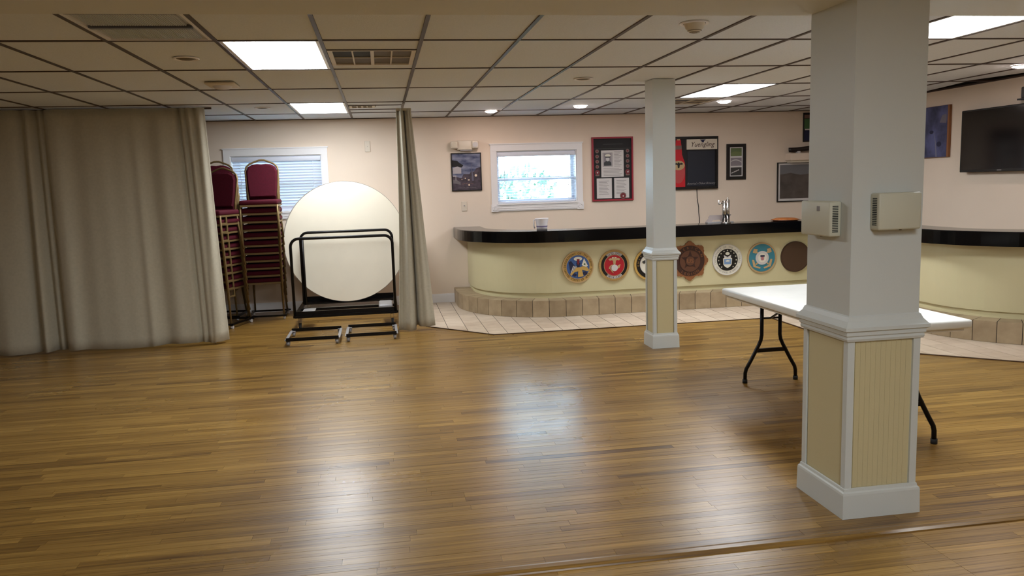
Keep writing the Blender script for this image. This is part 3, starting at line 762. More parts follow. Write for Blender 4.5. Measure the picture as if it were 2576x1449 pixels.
t = seal('round_seal', 4.191, 0.567, 'white rimmed air force seal with silver shield and stars')
B().disc(0, 0, 0.192, 0, 0.020, 48).build('rim', 'pale', t); B().ring(0, 0, 0.184, 0.192, 0.02, 0.025, 48).build('rim_bead', 'silver', t)
b = B(); arc_text(b, 'DEPARTMENT OF THE AIR FORCE', 0.160, 0.034, 0.0215, PI/2, PI*1.2); arc_text(b, 'UNITED STATES OF AMERICA', 0.160, 0.028, 0.0215, -PI/2, PI*0.66, False); b.build('lettering', 'print_grey', t)
B().disc(0, 0, 0.136, 0.02, 0.023, 44).build('field', 'black', t)
b = B()
for k in range(13):
    a = PI/2+2*PI*(k-6)/15.5; star(0.115*math.cos(a), 0.115*math.sin(a), 0.0115, 0.025, b, 0.023)
b.build('stars', 'pale', t)
B().disc(0, 0.077, 0.027, 0.023, 0.027, 20, 0.018).build('cloud', 'pale', t)
b = B(); b.prism([(-0.048, 0.06), (0, 0.035), (0.048, 0.06), (0.04, 0.022), (-0.04, 0.022)], 0.023, 0.028); b.build('eagle', 'silver', t)
b = B(); shield(b, 0, -0.035, 0.058, 0.066, 0.029, 0.023); b.build('shield', 'pale', t)
b = B(); b.prism([(-0.048, 0.01), (0.048, 0.01), (0.044, -0.055), (-0.044, -0.055)], 0.029, 0.031); b.build('shield_field', 'skyblue', t)
b = B(); b.prism([(-0.03, -0.012), (0, 0.0), (0.03, -0.012), (0.02, -0.022), (-0.02, -0.022)], 0.031, 0.033); b.build('bolt', 'pale', t)

t = seal('round_seal', 4.648, 0.571, 'teal coast guard seal with crossed anchors and silver ring')
B().disc(0, 0, 0.192, 0, 0.018, 48).build('rim', 'tan', t); B().disc(0, 0, 0.172, 0.018, 0.022, 48).build('field', 'teal', t)
for s_ in (1, -1):
    b = B(); dx, dy = 0.707*s_, 0.707
    b.prism([(-0.115*dx*s_*s_+u, -0.115*dy+v) for u, v in ((-0.009*dy, 0.009*dx), (0.009*dy, -0.009*dx), (0.23*dx+0.009*dy, 0.23*dy-0.009*dx), (0.23*dx-0.009*dy, 0.23*dy+0.009*dx))], 0.022, 0.027)
    b.prism([(0.06*s_, 0.11), (0.11*s_, 0.12), (0.125*s_, 0.07), (0.08*s_, 0.055)], 0.022, 0.028)
    b.prism([(-0.135*s_, -0.02), (-0.11*s_, -0.02), (-0.085*s_, -0.095), (-0.02*s_, -0.12), (-0.03*s_, -0.135), (-0.115*s_, -0.11)], 0.022, 0.028)
    b.build('anchor', 'tan', t)
B().disc(0, 0, 0.086, 0.022, 0.029, 36).build('ring', 'silver', t); B().disc(0, 0, 0.056, 0.029, 0.031, 32).build('centre', 'pale', t)
b = B(); shield(b, 0, -0.002, 0.028, 0.036, 0.033, 0.031); b.build('shield', 'silver', t)
B().box((-0.028, -0.036, 0.014), (0.028, -0.033, 0.034)).build('shield_top', 'navy', t)
b = B()
for k in range(3): b.box((-0.018+0.014*k, -0.0345, -0.028), (-0.012+0.014*k, -0.033, 0.012))
b.build('shield_stripes', 'red', t)

t = seal('wooden_disc', 5.095, 0.566, 'plain dark brown round plaque beside the near column')
B().disc(0, 0, 0.192, 0, 0.022, 48).build('plate', 'disc_brown', t); B().ring(0, 0, 0.184, 0.192, 0.022, 0.025, 48).build('edge', 'brown_d', t)

# ------------------------------------------------------------------ COLUMNS
def rect_ring(b, x0, x1, y0, y1, prof):
    n = len(prof); o = len(b.v)
    for off, z in prof: b.v += [(x0-off, y0-off, z), (x1+off, y0-off, z), (x1+off, y1+off, z), (x0-off, y1+off, z)]
    for q in range(n-1):
        for i in range(4): b.f.append([o+q*4+i, o+q*4+(i+1) % 4, o+(q+1)*4+(i+1) % 4, o+(q+1)*4+i]); b.sm.append(False)
    return b
def column(x0, x1, y0, y1, ztop, label, strip, grooves):
    cx, cy = (x0+x1)/2, (y0+y1)/2
    t = thing('support_column', label, 'column', (cx, cy, 0), group='square support columns')
    X, Yh = (x1-x0)/2, (y1-y0)/2
    B().box((-X, -Yh, 0.90), (X, Yh, ztop)).build('shaft', 'white_col', t)
    B().box((-X+0.004, -Yh+0.004, 0.0), (X-0.004, Yh-0.004, 0.90)).build('core', 'cream_panel', t)
    s = strip
    for sx in (-1, 1):
        for sy in (-1, 1):
            a = (sx*(X+0.008), sy*(Yh+0.008))
            b = B().box((a[0], a[1], 0.12), (a[0]-sx*s, a[1]-sy*0.012, 0.85)); b.box((a[0], a[1]-sy*0.012, 0.12), (a[0]-sx*0.012, a[1]-sy*s, 0.85))
            b.build('corner_strip', 'white_col', t)
    for sy in (-1, 1):
        if grooves:
            n = 11; w = (2*X-2*s)/n
            for k in range(n):
                B().box((-X+s+k*w+0.0004, sy*(Yh-0.006), 0.13), (-X+s+(k+1)*w-0.0004, sy*(Yh+0.001), 0.84)).build('bead_board', 'cream_panel', t)
        else: B().box((-X+s, sy*(Yh-0.006), 0.13), (X-s, sy*(Yh+0.001), 0.84)).build('panel', 'cream_panel', t)
    for sx in (-1, 1): B().box((sx*(X-0.006), -Yh+s, 0.13), (sx*(X+0.001), Yh-s, 0.84)).build('panel', 'cream_panel', t)
    rect_ring(B(), -X, X, -Yh, Yh, [(0.0, 0.95), (0.006, 0.945), (0.014, 0.925), (0.03, 0.905), (0.036, 0.90), (0.036, 0.885), (0.024, 0.878), (0.024, 0.862), (0.018, 0.856), (0.02, 0.845), (0.016, 0.834), (0.004, 0.83)]).build('chair_rail', 'white_col', t)
    rect_ring(B(), -X, X, -Yh, Yh, [(0.004, 0.142), (0.012, 0.14), (0.014, 0.128), (0.020, 0.122), (0.022, 0.112), (0.024, 0.0)]).build('base_board', 'white_col', t)
    return t
column(2.055, 2.40, 3.27, 3.64, 2.336, 'thick white square column in the right foreground with beadboard base', 0.034, True)
column(2.481, 2.697, 7.125, 7.335, CE, 'slim white square column farther back before the bar', 0.030, False)

def chime(loc, rz, w, h, d, label, nub):
    t = thing('chime_box', label, 'wall box', loc, rz, group='beige boxes on the near column')
    B().rbox((-w/2, -d, -h/2), (w/2, -0.0, h/2), 0.008, 2).build('cover', 'beige_plastic', t)
    for sx in (-1, 1):
        for k in range(16):
            z = -h*0.36+h*0.72*k/15
            B().box((sx*(w/2+0.0008), -d*0.75, z-0.0022), (sx*(w/2-0.003), -d*0.28, z+0.0022)).build('vent_slot', 'dark_slot', t)
    if nub: B().box((0.02, -d-0.002, h*0.22), (0.045, -d+0.002, h*0.36)).build('badge', 'print_grey', t)
    B().cyl((0.02, -d*0.6, -h/2-0.004), (0.02, -d*0.6, -h/2+0.002), 0.006, n=10).build('screw', 'brown_d', t)
    return t
chime((2.2445, 3.27, 1.417), 0, 0.205, 0.162, 0.068, 'beige vented chime box on the front face of the near column', False)
chime((2.055, 3.475, 1.384), -PI/2, 0.25, 0.160, 0.06, 'beige vented chime box with small badge on the left face of the near column', True)

# ------------------------------------------------------------------ THINGS ON THE BACK WALL (local: u right, v up, towards viewer = -Y)
YB = YW-0.002
def frame4(b, x0, x1, z0, z1, e, k0, k1):
    b.box((x0, -k1, z0), (x0+e, -k0, z1)); b.box((x1-e, -k1, z0), (x1, -k0, z1)); b.box((x0+e, -k1, z0), (x1-e, -k0, z0+e)); b.box((x0+e, -k1, z1-e), (x1-e, -k0, z1)); return b
def rect(b, x0, x1, z0, z1, k0, k1): b.box((x0, -k1, z0), (x1, -k0, z1)); return b

# night street poster
t = thing('night_poster', 'black framed poster of a street at night left of the bar window', 'poster', (1.157, YB, 1.755))
frame4(B(), -0.203, 0.203, -0.253, 0.253, 0.012, 0, 0.016).build('frame', 'black', t)
def sky_mat():
    mt = mat('night_sky', (92, 104, 136), 0.5); nt = mt.node_tree; p = nt.nodes['Principled BSDF']
    g = nt.nodes.new('ShaderNodeNewGeometry'); n = nt.nodes.new('ShaderNodeTexNoise'); n.inputs['Scale'].default_value = 7; n.inputs['Detail'].default_value = 6
    mp = nt.nodes.new('ShaderNodeMapping'); mp.inputs['Scale'].default_value = (1, 1, 2.4)
    rp = nt.nodes.new('ShaderNodeValToRGB'); rp.color_ramp.elements[0].position = 0.35; rp.color_ramp.elements[1].position = 0.7
    rp.color_ramp.elements[0].color = (*lin((54, 64, 98)), 1); rp.color_ramp.elements[1].color = (*lin((142, 146, 168)), 1)
    nt.links.new(g.outputs['Position'], mp.inputs[0]); nt.links.new(mp.outputs[0], n.inputs['Vector']); nt.links.new(n.outputs['Fac'], rp.inputs[0]); nt.links.new(rp.outputs[0], p.inputs['Base Color'])
sky_mat()
rect(B(), -0.193, 0.193, -0.243, 0.243, 0, 0.008).build('sky_print', 'night_sky', t)
b = B(); b.prism([(-0.191, 0.16), (-0.12, 0.15), (-0.09, 0.12), (-0.04, 0.09), (-0.06, 0.06), (-0.19, 0.07)], 0.008, 0.009); b.build('tree_print', 'black_matte', t)
b = B(); b.prism([(-0.191, -0.241), (0.191, -0.241), (0.191, 0.06), (0.14, 0.05), (0.10, 0.0), (0.06, 0.005), (0.04, -0.03), (-0.04, -0.03), (-0.07, -0.08), (-0.191, -0.05)], 0.008, 0.0088); b.build('town_print', mat('town', (70, 60, 70), 0.5, noise=0.4, nscale=22), t)
b = B(); b.prism([(0.062, 0.19), (0.064, 0.19), (0.074, 0.03), (0.082, 0.0), (0.096, -0.12), (0.072, -0.12), (0.068, 0.0)], 0.0088, 0.0095); b.build('spire_print', mat('spire', (100, 98, 116), 0.5), t)
b = B(); rect(b, -0.185, -0.07, -0.02, 0.055, 0.0088, 0.0096); b.prism([(-0.185, 0.055), (-0.12, 0.075), (-0.07, 0.055)], 0.0088, 0.0096); rect(b, -0.185, -0.14, -0.06, -0.045, 0.0088, 0.0096); rect(b, -0.15, -0.142, -0.11, -0.06, 0.0088, 0.0096); b.build('sign_print', mat('sign_grey', (176, 170, 174), 0.5), t)
b = B(); b.prism([(-0.185, -0.10), (-0.14, -0.10), (-0.085, -0.135), (-0.085, -0.17), (-0.14, -0.155), (-0.185, -0.15)], 0.0088, 0.0094); b.build('porch_print', mat('print_dim', (112, 106, 110), 0.6), t)
b = B(); b.disc(0.125, -0.05, 0.017, 0.009, 0.0098, 14); b.disc(-0.02, -0.085, 0.008, 0.009, 0.0098, 10); rect(b, 0.015, 0.04, -0.115, -0.1, 0.009, 0.0098); b.disc(-0.065, -0.10, 0.006, 0.009, 0.0098, 10); b.disc(0.03, -0.175, 0.012, 0.009, 0.0098, 10); b.build('lamp_prints', mat('warm_print', (236, 214, 190), 0.5), t)
b = B()
for k in range(7): rect(b, -0.06+0.022*k, -0.045+0.022*k, -0.165+0.004*(k % 3), -0.155+0.004*(k % 3), 0.009, 0.0097)
b.build('car_prints', 'coin', t)
b = B(); rnd_ = random.Random(3); u_ = -0.125
for w_ in (5, 4, 4, 9):
    for k in range(w_):
        h_ = rnd_.uniform(0.006, 0.016); b.prism([(u_, -0.216), (u_+0.006, -0.216), (u_+0.006+h_*0.3, -0.216+h_), (u_+h_*0.3, -0.216+h_)], 0.009, 0.0099); u_ += 0.0105
    u_ += 0.008
b.build('caption_strokes', mat('print_dim', (112, 106, 110), 0.6), t)

# emergency light
t = thing('emergency_light', 'white two-headed emergency light above the street poster', 'light', (1.140, YB, 2.105))
B().rbox((-0.105, -0.06, -0.06), (0.105, 0, 0.065), 0.012, 2).build('housing', 'cream_plastic', t)
B().box((-0.06, -0.052, -0.072), (0.10, -0.008, -0.058)).build('test_strip', 'print_grey', t)
for sx in (-1, 1):
    h = B().rbox((sx*0.14-0.045, -0.085, -0.045), (sx*0.14+0.045, -0.015, 0.058), 0.018, 3).build('lamp_head', 'cream_plastic', t)
    B().disc(sx*0.14, 0.006, 0.036, 0.085, 0.09, 20).build('lens', 'vent_white' if sx < 0 else 'silver', h)

t = thing('light_switch', 'cream light switch plate on the wall below the poster', 'switch', (1.111, YB, 1.297))
B().rbox((-0.037, -0.006, -0.065), (0.037, 0, 0.065), 0.003, 1).build('plate', 'cream_plastic', t); B().box((-0.007, -0.016, -0.002), (0.007, -0.005, 0.016)).build('toggle', 'print_grey', t)
t = thing('wall_plate', 'small blank cream plate high on the wall right of the chair window', 'wall plate', (-0.135, YB, 2.121))
B().rbox((-0.035, -0.010, -0.07), (0.035, 0, 0.07), 0.003, 1).build('plate', 'cream_plastic', t); B().cyl((0, -0.012, 0), (0, -0.009, 0), 0.004, n=8).build('screw', 'print_grey', t)

# red framed display
t = thing('memorial_display', 'red framed black display with a portrait photograph and three white papers', 'frame', (3.186, YB, 1.738))
frame4(B(), -0.293, 0.293, -0.437, 0.437, 0.022, 0, 0.03).build('frame', 'redframe', t)
rect(B(), -0.272, 0.272, -0.416, 0.416, 0, 0.008).build('mat_board', 'black_matte', t)
rect(B(), -0.268, 0.268, 0.276, 0.282, 0.008, 0.011).build('divider', 'photo_dark', t)
b = B(); rect(b, -0.16, 0.16, -0.108, 0.255, 0.008, 0.011); o = b.build('paper', 'paper', t)
b = B()
for k, (a, c, z) in enumerate([(0.025, 0.13, 0.235-0.02*k) for k in range(11)]+[(-0.13, 0.135, 0.005-0.019*k) for k in range(6)]): rect(b, a, c-0.02*((k*7) % 3), z, z+0.006, 0.011, 0.0114)
b.build('typed_lines', 'print_grey', o)
frame4(B(), -0.14, -0.0, 0.035, 0.225, 0.007, 0.011, 0.013).build('photo_border', 'print_grey', t)
ph = rect(B(), -0.125, -0.012, 0.045, 0.215, 0.011, 0.0125).build('portrait_print', 'photo_grey', t)
b = B(); b.prism([(-0.122, 0.048), (-0.122, 0.09), (-0.09, 0.112), (-0.05, 0.112), (-0.018, 0.09), (-0.016, 0.048)], 0.0125, 0.013); b.build('uniform_print', 'black', ph)
b = B(); b.disc(-0.068, 0.137, 0.024, 0.013, 0.0134, 16, 0.032); b.build('face_print', 'silver', ph)
b = B(); b.disc(-0.066, 0.186, 0.042, 0.0134, 0.0138, 18, 0.018); b.build('cap_print', 'pale', ph); rect(B(), -0.1, -0.035, 0.155, 0.172, 0.0136, 0.014).build('cap_visor', 'black', ph)
for x0, x1 in ((-0.228, -0.013), (0.022, 0.235)):
    o = rect(B(), x0, x1, -0.40, -0.125, 0.008, 0.011).build('paper', 'paper', t); b = B()
    for k in range(10): rect(b, x0+0.03, x1-0.04-0.015*((k*5) % 3), -0.165-0.02*k, -0.159-0.02*k, 0.011, 0.0114)
    b.build('typed_lines', 'print_grey', o)
for sx in (-1, 1):
    for k in range(4):
        o = B().disc(sx*0.217, 0.245-0.07*k, 0.025, 0.008, 0.014, 20).build('medal', 'coin', t); B().disc(sx*0.217, 0.245-0.07*k, 0.012, 0.014, 0.016, 14).build('medal_centre', 'maroon', o)
    o = B().disc(sx*0.217, -0.042, 0.034, 0.008, 0.015, 22).build('badge', 'maroon', t); b = B(); b.prism([(sx*0.217-0.01, -0.04), (sx*0.217+0.014, -0.03), (sx*0.217+0.004, -0.06)], 0.015, 0.017); b.build('badge_mark', 'silver', o)
    B().prism([(sx*0.217-0.032, -0.072), (sx*0.217+0.032, -0.072), (sx*0.217+0.024, -0.092), (sx*0.217-0.024, -0.092)], 0.008, 0.012).build('badge_scroll', 'coin', t)
o = B().disc(0.145, -0.37, 0.044, 0.011, 0.018, 24).build('seal_coin', 'maroon', t); B().ring(0.145, -0.37, 0.036, 0.044, 0.018, 0.021, 24).build('coin_rim', 'coin', o); b = B(); b.prism([(0.135, -0.372), (0.157, -0.362), (0.147, -0.392)], 0.018, 0.021); b.build('coin_mark', 'silver', o)
b = B(); rect(b, -0.13, 0.15, 0.335, 0.343, 0.008, 0.0088); b.build('title_line', 'photo_dark', t)

# beer sign
t = thing('beer_sign', 'black framed Yuengling beer sign board with a red bottle', 'sign', (4.37, YB, 1.79))
frame4(B(), -0.345, 0.347, -0.365, 0.365, 0.03, 0, 0.045).build('frame', 'black', t)
rect(B(), -0.32, 0.32, -0.34, 0.34, 0, 0.02).build('backboard', 'black_matte', t)
rect(B(), -0.10, 0.30, -0.32, 0.165, 0.02, 0.024).build('chalkboard', 'chalk', t)
o = rect(B(), -0.118, 0.328, 0.185, 0.325, 0.02, 0.05).build('name_panel', mat('sign_cream', (214, 204, 186), 0.5), t)
b = B(); put_text(b, 'Yuengling', 0.105, 0.222, 0.098, 0.0512, 0.32, sx=0.92); b.build('name_lettering', 'brown_d', o)
b = B(); b.prism([(0.07, 0.32), (0.16, 0.32), (0.135, 0.3), (0.13, 0.28), (0.10, 0.28), (0.095, 0.30)], 0.05, 0.0515); b.build('eagle_mark', 'navy', o)
b = B(); put_text(b, "America's Oldest Brewery", 0.1, -0.30, 0.042, 0.0252, 0.35, sx=0.92); b.build('motto_lettering', 'print_grey', t)
R_ = [(0.02, 0.34), (0.036, 0.31), (0.036, 0.285), (0.044, 0.24), (0.048, 0.20), (0.052, 0.12), (0.075, 0.05), (0.092, 0.01), (0.098, -0.05), (0.098, -0.33)]
poly = [(-0.235+r, z) for r, z in R_]+[(-0.235-r, z) for r, z in reversed(R_)]
o = B().prism(poly, 0.02, 0.032).build('bottle', 'bottle', t)
rect(B(), -0.285, -0.19, 0.19, 0.245, 0.032, 0.0335).build('neck_label', 'coin', o)
b = B(); b.disc(-0.235, -0.12, 0.093, 0.032, 0.034, 28, 0.16); b.build('bottle_label', mat('label_red', (186, 70, 70), 0.5), o)
b = B(); b.disc(-0.235, -0.03, 0.09, 0.034, 0.0352, 24, 0.065); b.build('label_crown', 'tan', o); b = B(); eagle(b, -0.235, -0.03, 0.065, 0.038); b.build('label_eagle', 'black', o)
rect(B(), -0.255, -0.215, 0.315, 0.335, 0.032, 0.034).build('cap', 'tan', o)
b = B(); b.tube([(0.045, -0.006, -0.36), (0.05, -0.006, -0.5), (0.072, -0.006, -0.62), (0.074, -0.006, -0.70), (0.085, -0.006, -0.80), (0.088, -0.006, -0.90)], 0.005, 6); b.build('power_cord', 'black_matte', t)

# three-photo frame
t = thing('photo_frame', 'narrow black frame holding three small photographs in a white mat', 'frame', (5.0, YB, 1.79))
frame4(B(), -0.144, 0.144, -0.25, 0.25, 0.045, 0, 0.022).build('frame', 'black', t); rect(B(), -0.11, 0.11, -0.22, 0.22, 0, 0.010).build('mat_board', 'paper', t)
for k, (mm, z) in enumerate((('photo_green', 0.135), ('photo_grey', 0.0), ('photo_dark', -0.135))):
    o = rect(B(), -0.082, 0.082, z-0.056, z+0.056, 0.010, 0.012).build('photo_print', mm, t)
    b = B()
    if k == 1:
        for q in range(10): b.prism([(-0.08+0.016*q, 0.012-0.0011*(q-4.5)**2+0.02), (-0.064+0.016*q, 0.012-0.0011*(q-3.5)**2+0.02), (-0.064+0.016*q, 0.0-0.0011*(q-3.5)**2+0.02), (-0.08+0.016*q, 0.0-0.0011*(q-4.5)**2+0.02)], 0.012, 0.0126)
        b.build('bridge_print', 'silver', o)
    elif k == 2:
        for q in range(4): b.prism([(-0.07+0.03*q, z-0.03+0.012*q), (-0.045+0.03*q, z-0.02+0.012*q), (-0.05+0.03*q, z-0.006+0.012*q), (-0.075+0.03*q, z-0.02+0.012*q)], 0.012, 0.0126)
        b.build('houses_print', 'silver', o)
    else:
        b.prism([(-0.08, z-0.05), (0.08, z-0.05), (0.08, z+0.0), (-0.02, z+0.012), (-0.08, z-0.01)], 0.012, 0.0126); b.build('field_print', mat('grass_print', (112, 124, 80), 0.5), o)

# large dark landscape in thin frame
t = thing('landscape_picture', 'thin dark framed picture of a dim landscape half hidden by the near column', 'picture', (5.93, YB, 1.48))
frame4(B(), -0.305, 0.305, -0.282, 0.282, 0.014, 0, 0.022).build('frame', 'black', t); rect(B(), -0.295, 0.295, -0.272, 0.272, 0, 0.012).build('mat_board', 'paper', t)
mat('dim_land', (84, 76, 72), 0.5, noise=0.35, nscale=5)
rect(B(), -0.262, 0.262, -0.235, 0.245, 0.012, 0.014).build('landscape_print', 'dim_land', t)
b = B(); b.prism([(-0.26, 0.11), (-0.1, 0.13), (0.05, 0.10), (0.26, 0.12), (0.26, 0.243), (-0.26, 0.243)], 0.014, 0.0146); b.build('sky_print', mat('grey_sky', (112, 112, 116), 0.5), t)

# corner shelf with dark boat shaped object, narrow poster above
t = thing('wall_shelf', 'white box shelf on the back wall beside the near column', 'shelf', (6.02, YB, 1.785))
B().rbox((-0.27, -0.16, 0.0), (0.28, 0.0, 0.10), 0.006, 1).build('shelf_board', 'wall', t); B().box((-0.25, -0.12, -0.03), (0.26, 0.0, 0.0)).build('cleat', 'vent_white', t)
t = thing('carved_boat', 'dark carved boat shaped ornament lying on the white shelf', 'ornament', (6.02, YB-0.085, 1.885))
b = B(); n = 14; prof = []
for i in range(n+1):
    u = -0.26+0.52*i/n; w = max(0.012, 0.05*math.sin(PI*min(1, max(0, (i+0.6)/(n+1.2))))); zc = 0.035+0.055*(i/n)+0.05*(abs(i/n-0.5)*2)**2*0.3
    prof.append([(u, -w, zc+0.03), (u, -w*0.8, zc-0.012), (u, 0, zc-0.034), (u, w*0.8, zc-0.012), (u, w, zc+0.03)])
vv = [p for r in prof for p in r]; ff = [(i*5+k, i*5+k+1, (i+1)*5+k+1, (i+1)*5+k) for i in range(n) for k in range(4)]+[(i*5+4, i*5, (i+1)*5, (i+1)*5+4) for i in range(n)]+[(0, 1, 2, 3, 4), tuple(n*5+k for k in (4, 3, 2, 1, 0))]
b.add(vv, ff, True).build('hull', mat('ebony', (30, 20, 18), 0.35), t)
B().box((-0.14, -0.03, 0.0), (-0.10, 0.03, 0.03)).build('foot', 'silver', t); B().box((0.08, -0.03, 0.0), (0.12, 0.03, 0.05)).build('foot', 'silver', t)
t = thing('narrow_poster', 'narrow dark and green hanging print at the corner beside the near column', 'poster', (6.13, YB, 2.25))
rect(B(), -0.115, 0.115, -0.205, 0.205, 0, 0.012).build('board', 'black', t); rect(B(), -0.10, 0.10, -0.02, 0.12, 0.012, 0.014).build('green_print', mat('green_print', (70, 110, 66), 0.5), t)
rect(B(), -0.10, 0.10, 0.125, 0.175, 0.012, 0.014).build('red_print', 'coin', t); rect(B(), -0.10, 0.10, -0.19, -0.045, 0.012, 0.014).build('blue_print', 'navy', t); rect(B(), -0.09, 0.06, -0.04, -0.022, 0.012, 0.015).build('white_print', 'paper', t)

# ------------------------------------------------------------------ RIGHT WALL (rotated: local u -> -Y world)
XB = XR-0.002
t = thing('television', 'large black flat television on the right wall', 'television', (XB, 7.35, 1.882), -PI/2)
B().rbox((-0.575, -0.085, -0.328), (0.575, -0.035, 0.328), 0.006, 1).build('casing', 'black', t)
rect(B(), -0.557, 0.557, -0.30, 0.312, 0.085, 0.0865).build('screen', 'tv_screen', t); B().box((-0.2, -0.035, -0.15), (0.2, 0.0, 0.15)).build('wall_mount', 'black_metal', t)
rect(B(), -0.03, 0.03, -0.316, -0.308, 0.0865, 0.0872).build('badge', 'print_grey', t)
t = thing('canvas_picture', 'blue and violet painted canvas left of the television', 'picture', (XB, 8.42, 2.02), -PI/2)
mat('canvas_blue', (74, 78, 116), 0.7, noise=0.55, nscale=6)
B().box((-0.232, -0.03, -0.288), (0.232, 0, 0.288)).build('stretcher', 'brown_l', t)
rect(B(), -0.205, 0.205, -0.286, 0.286, 0.03, 0.032).build('painted_face', 'canvas_blue', t)
b = B(); b.prism([(0.03, -0.28), (0.055, -0.28), (0.03, -0.12), (-0.01, 0.0), (-0.015, 0.0), (0.015, -0.12)], 0.032, 0.0325); b.build('pale_stroke', mat('violet_pale', (118, 118, 140), 0.7), t)
b = B(); b.prism([(0.08, 0.10), (0.19, 0.09), (0.19, 0.19), (0.12, 0.18)], 0.032, 0.0325); b.build('pale_patch', mat('violet_grey', (112, 106, 118), 0.7), t)
B().disc(0.08, -0.14, 0.04, 0.032, 0.0325, 14, 0.03).build('dark_stroke', 'navy', t); B().disc(-0.05, 0.0, 0.035, 0.032, 0.0325, 14, 0.02).build('dark_stroke', 'navy', t)
t = thing('bracket_speaker', 'small dark speaker on a bracket above the television at the right edge', 'speaker', (XB, 7.0, 2.285), -PI/2)
B().rbox((-0.08, -0.12, -0.03), (0.08, -0.02, 0.08), 0.008, 1).build('cabinet', 'photo_dark', t); B().box((-0.10, -0.14, -0.045), (0.10, 0, -0.03)).build('bracket', 'black', t)

# ------------------------------------------------------------------ ON THE BAR TOP
BT = 1.02
t = thing('pitcher', 'white flared plastic pitcher standing on the bar under the window', 'pitcher', (1.868, 9.32, BT))
B().lathe([(0.0001, 0.002), (0.062, 0.002), (0.064, 0.0), (0.063, 0.05), (0.066, 0.075), (0.078, 0.14), (0.081, 0.145), (0.075, 0.139), (0.06, 0.06), (0.0001, 0.01)], n=28).build('body', mat('milk', (240, 238, 244), 0.4), t)
B().tube([(-0.07, 0, 0.135), (-0.098, -0.01, 0.125), (-0.098, -0.01, 0.06), (-0.09, -0.01, 0.03)], 0.008, 8).build('handle', MATS['milk'], t)
b = B(); b.lathe([(0.0655, 0.044), (0.0665, 0.058)], n=28); b.build('printed_band', 'purple', t)
t = thing('beer_tap', 'chrome beer tap tower with one faucet on the bar', 'beer tap', (4.19, 9.35, BT))
B().cyl((0, 0, 0), (0, 0, 0.012), 0.06, n=24).build('base', 'chrome', t); B().cyl((-0.022, 0, 0.012), (-0.022, 0, 0.272), 0.026, n=20).build('tower', 'chrome', t); B().cyl((0.026, 0.01, 0.012), (0.026, 0.01, 0.285), 0.022, n=20).build('tower', 'chrome', t)
fa = B().tube([(-0.02, -0.01, 0.25), (-0.07, -0.02, 0.245), (-0.11, -0.025, 0.235)], 0.011, 10).build('faucet', 'chrome', t); B().cyl((-0.11, -0.025, 0.24), (-0.105, -0.025, 0.285), 0.007, 0.010, n=12).build('handle', 'silver', fa); B().cyl((0.026, 0.01, 0.285), (0.026, 0.01, 0.31), 0.008, n=10).build('cap', 'chrome', t)
t = thing('drip_tray', 'grey sheet metal splash tray behind the beer tap', 'tray', (4.17, 9.475, BT))
B().box((-0.19, -0.06, 0.0), (0.15, 0.02, 0.012)).build('tray', 'grey_plate', t)
b = B(); b.prism([(-0.19, 0.012), (-0.15, 0.055), (-0.15, 0.07), (-0.13, 0.095), (0.0, 0.095), (0.15, 0.098), (0.125, 0.06), (0.12, 0.012), (0.02, 0.012), (0.0, 0.035), (-0.09, 0.03), (-0.11, 0.012)], -0.02, -0.012); b.build('splash_plate', mat('grey_pink', (150, 138, 134), 0.5), t)
t = thing('wooden_tray', 'low round brown wooden tray on the bar beside the near column', 'tray', (4.965, 9.335, BT))
B().lathe([(0.0001, 0.0), (0.14, 0.0), (0.172, 0.012), (0.168, 0.018), (0.11, 0.034), (0.0001, 0.038)], n=32).build('dish', 'wood_brown', t); B().lathe([(0.169, 0.014), (0.175, 0.013), (0.172, 0.009)], n=32).build('rim', 'brown_d', t)

# ------------------------------------------------------------------ FOLDING TABLE
t = thing('folding_table', 'long white folding table behind the near column', 'table', (2.92, 4.89, 0))
B().rbox((-0.37, -0.875, 0.69), (0.37, 0.875, 0.74), 0.012, 2).build('tabletop', 'plastic_white', t)
B().box((-0.34, -0.845, 0.672), (0.34, 0.845, 0.692)).build('apron', 'vent_white', t)
for sy in (-1, 1):
    yb = sy*0.80
    L = {}
    for sx in (-1, 1):
        pts = [(sx*0.075, yb, 0.685), (sx*0.075, yb, 0.37), (sx*0.082, yb, 0.33), (sx*0.10, yb, 0.29), (sx*0.165, yb+sy*0.0, 0.17), (sx*0.20, yb, 0.11), (sx*0.208, yb, 0.08), (sx*0.21, yb, 0.0)]
        o = B().tube(pts, 0.0145, 12).build('leg', 'black_metal', t); B().cyl((sx*0.21, yb, 0.0), (sx*0.21, yb, 0.03), 0.019, n=12).build('foot_cap', 'rubber', o)
    B().box((-0.13, yb-0.008, 0.235), (0.13, yb+0.008, 0.265)).build('cross_bar', 'black_metal', t); B().tube([(-0.075, yb, 0.50), (0.075, yb, 0.50)], 0.008, 8).build('cross_bar', 'black_metal', t)
    B().tube([(0.0, yb, 0.50), (0.0, yb-sy*0.12, 0.56), (0.0, yb-sy*0.36, 0.68)], 0.009, 8).build('brace', 'black_metal', t)

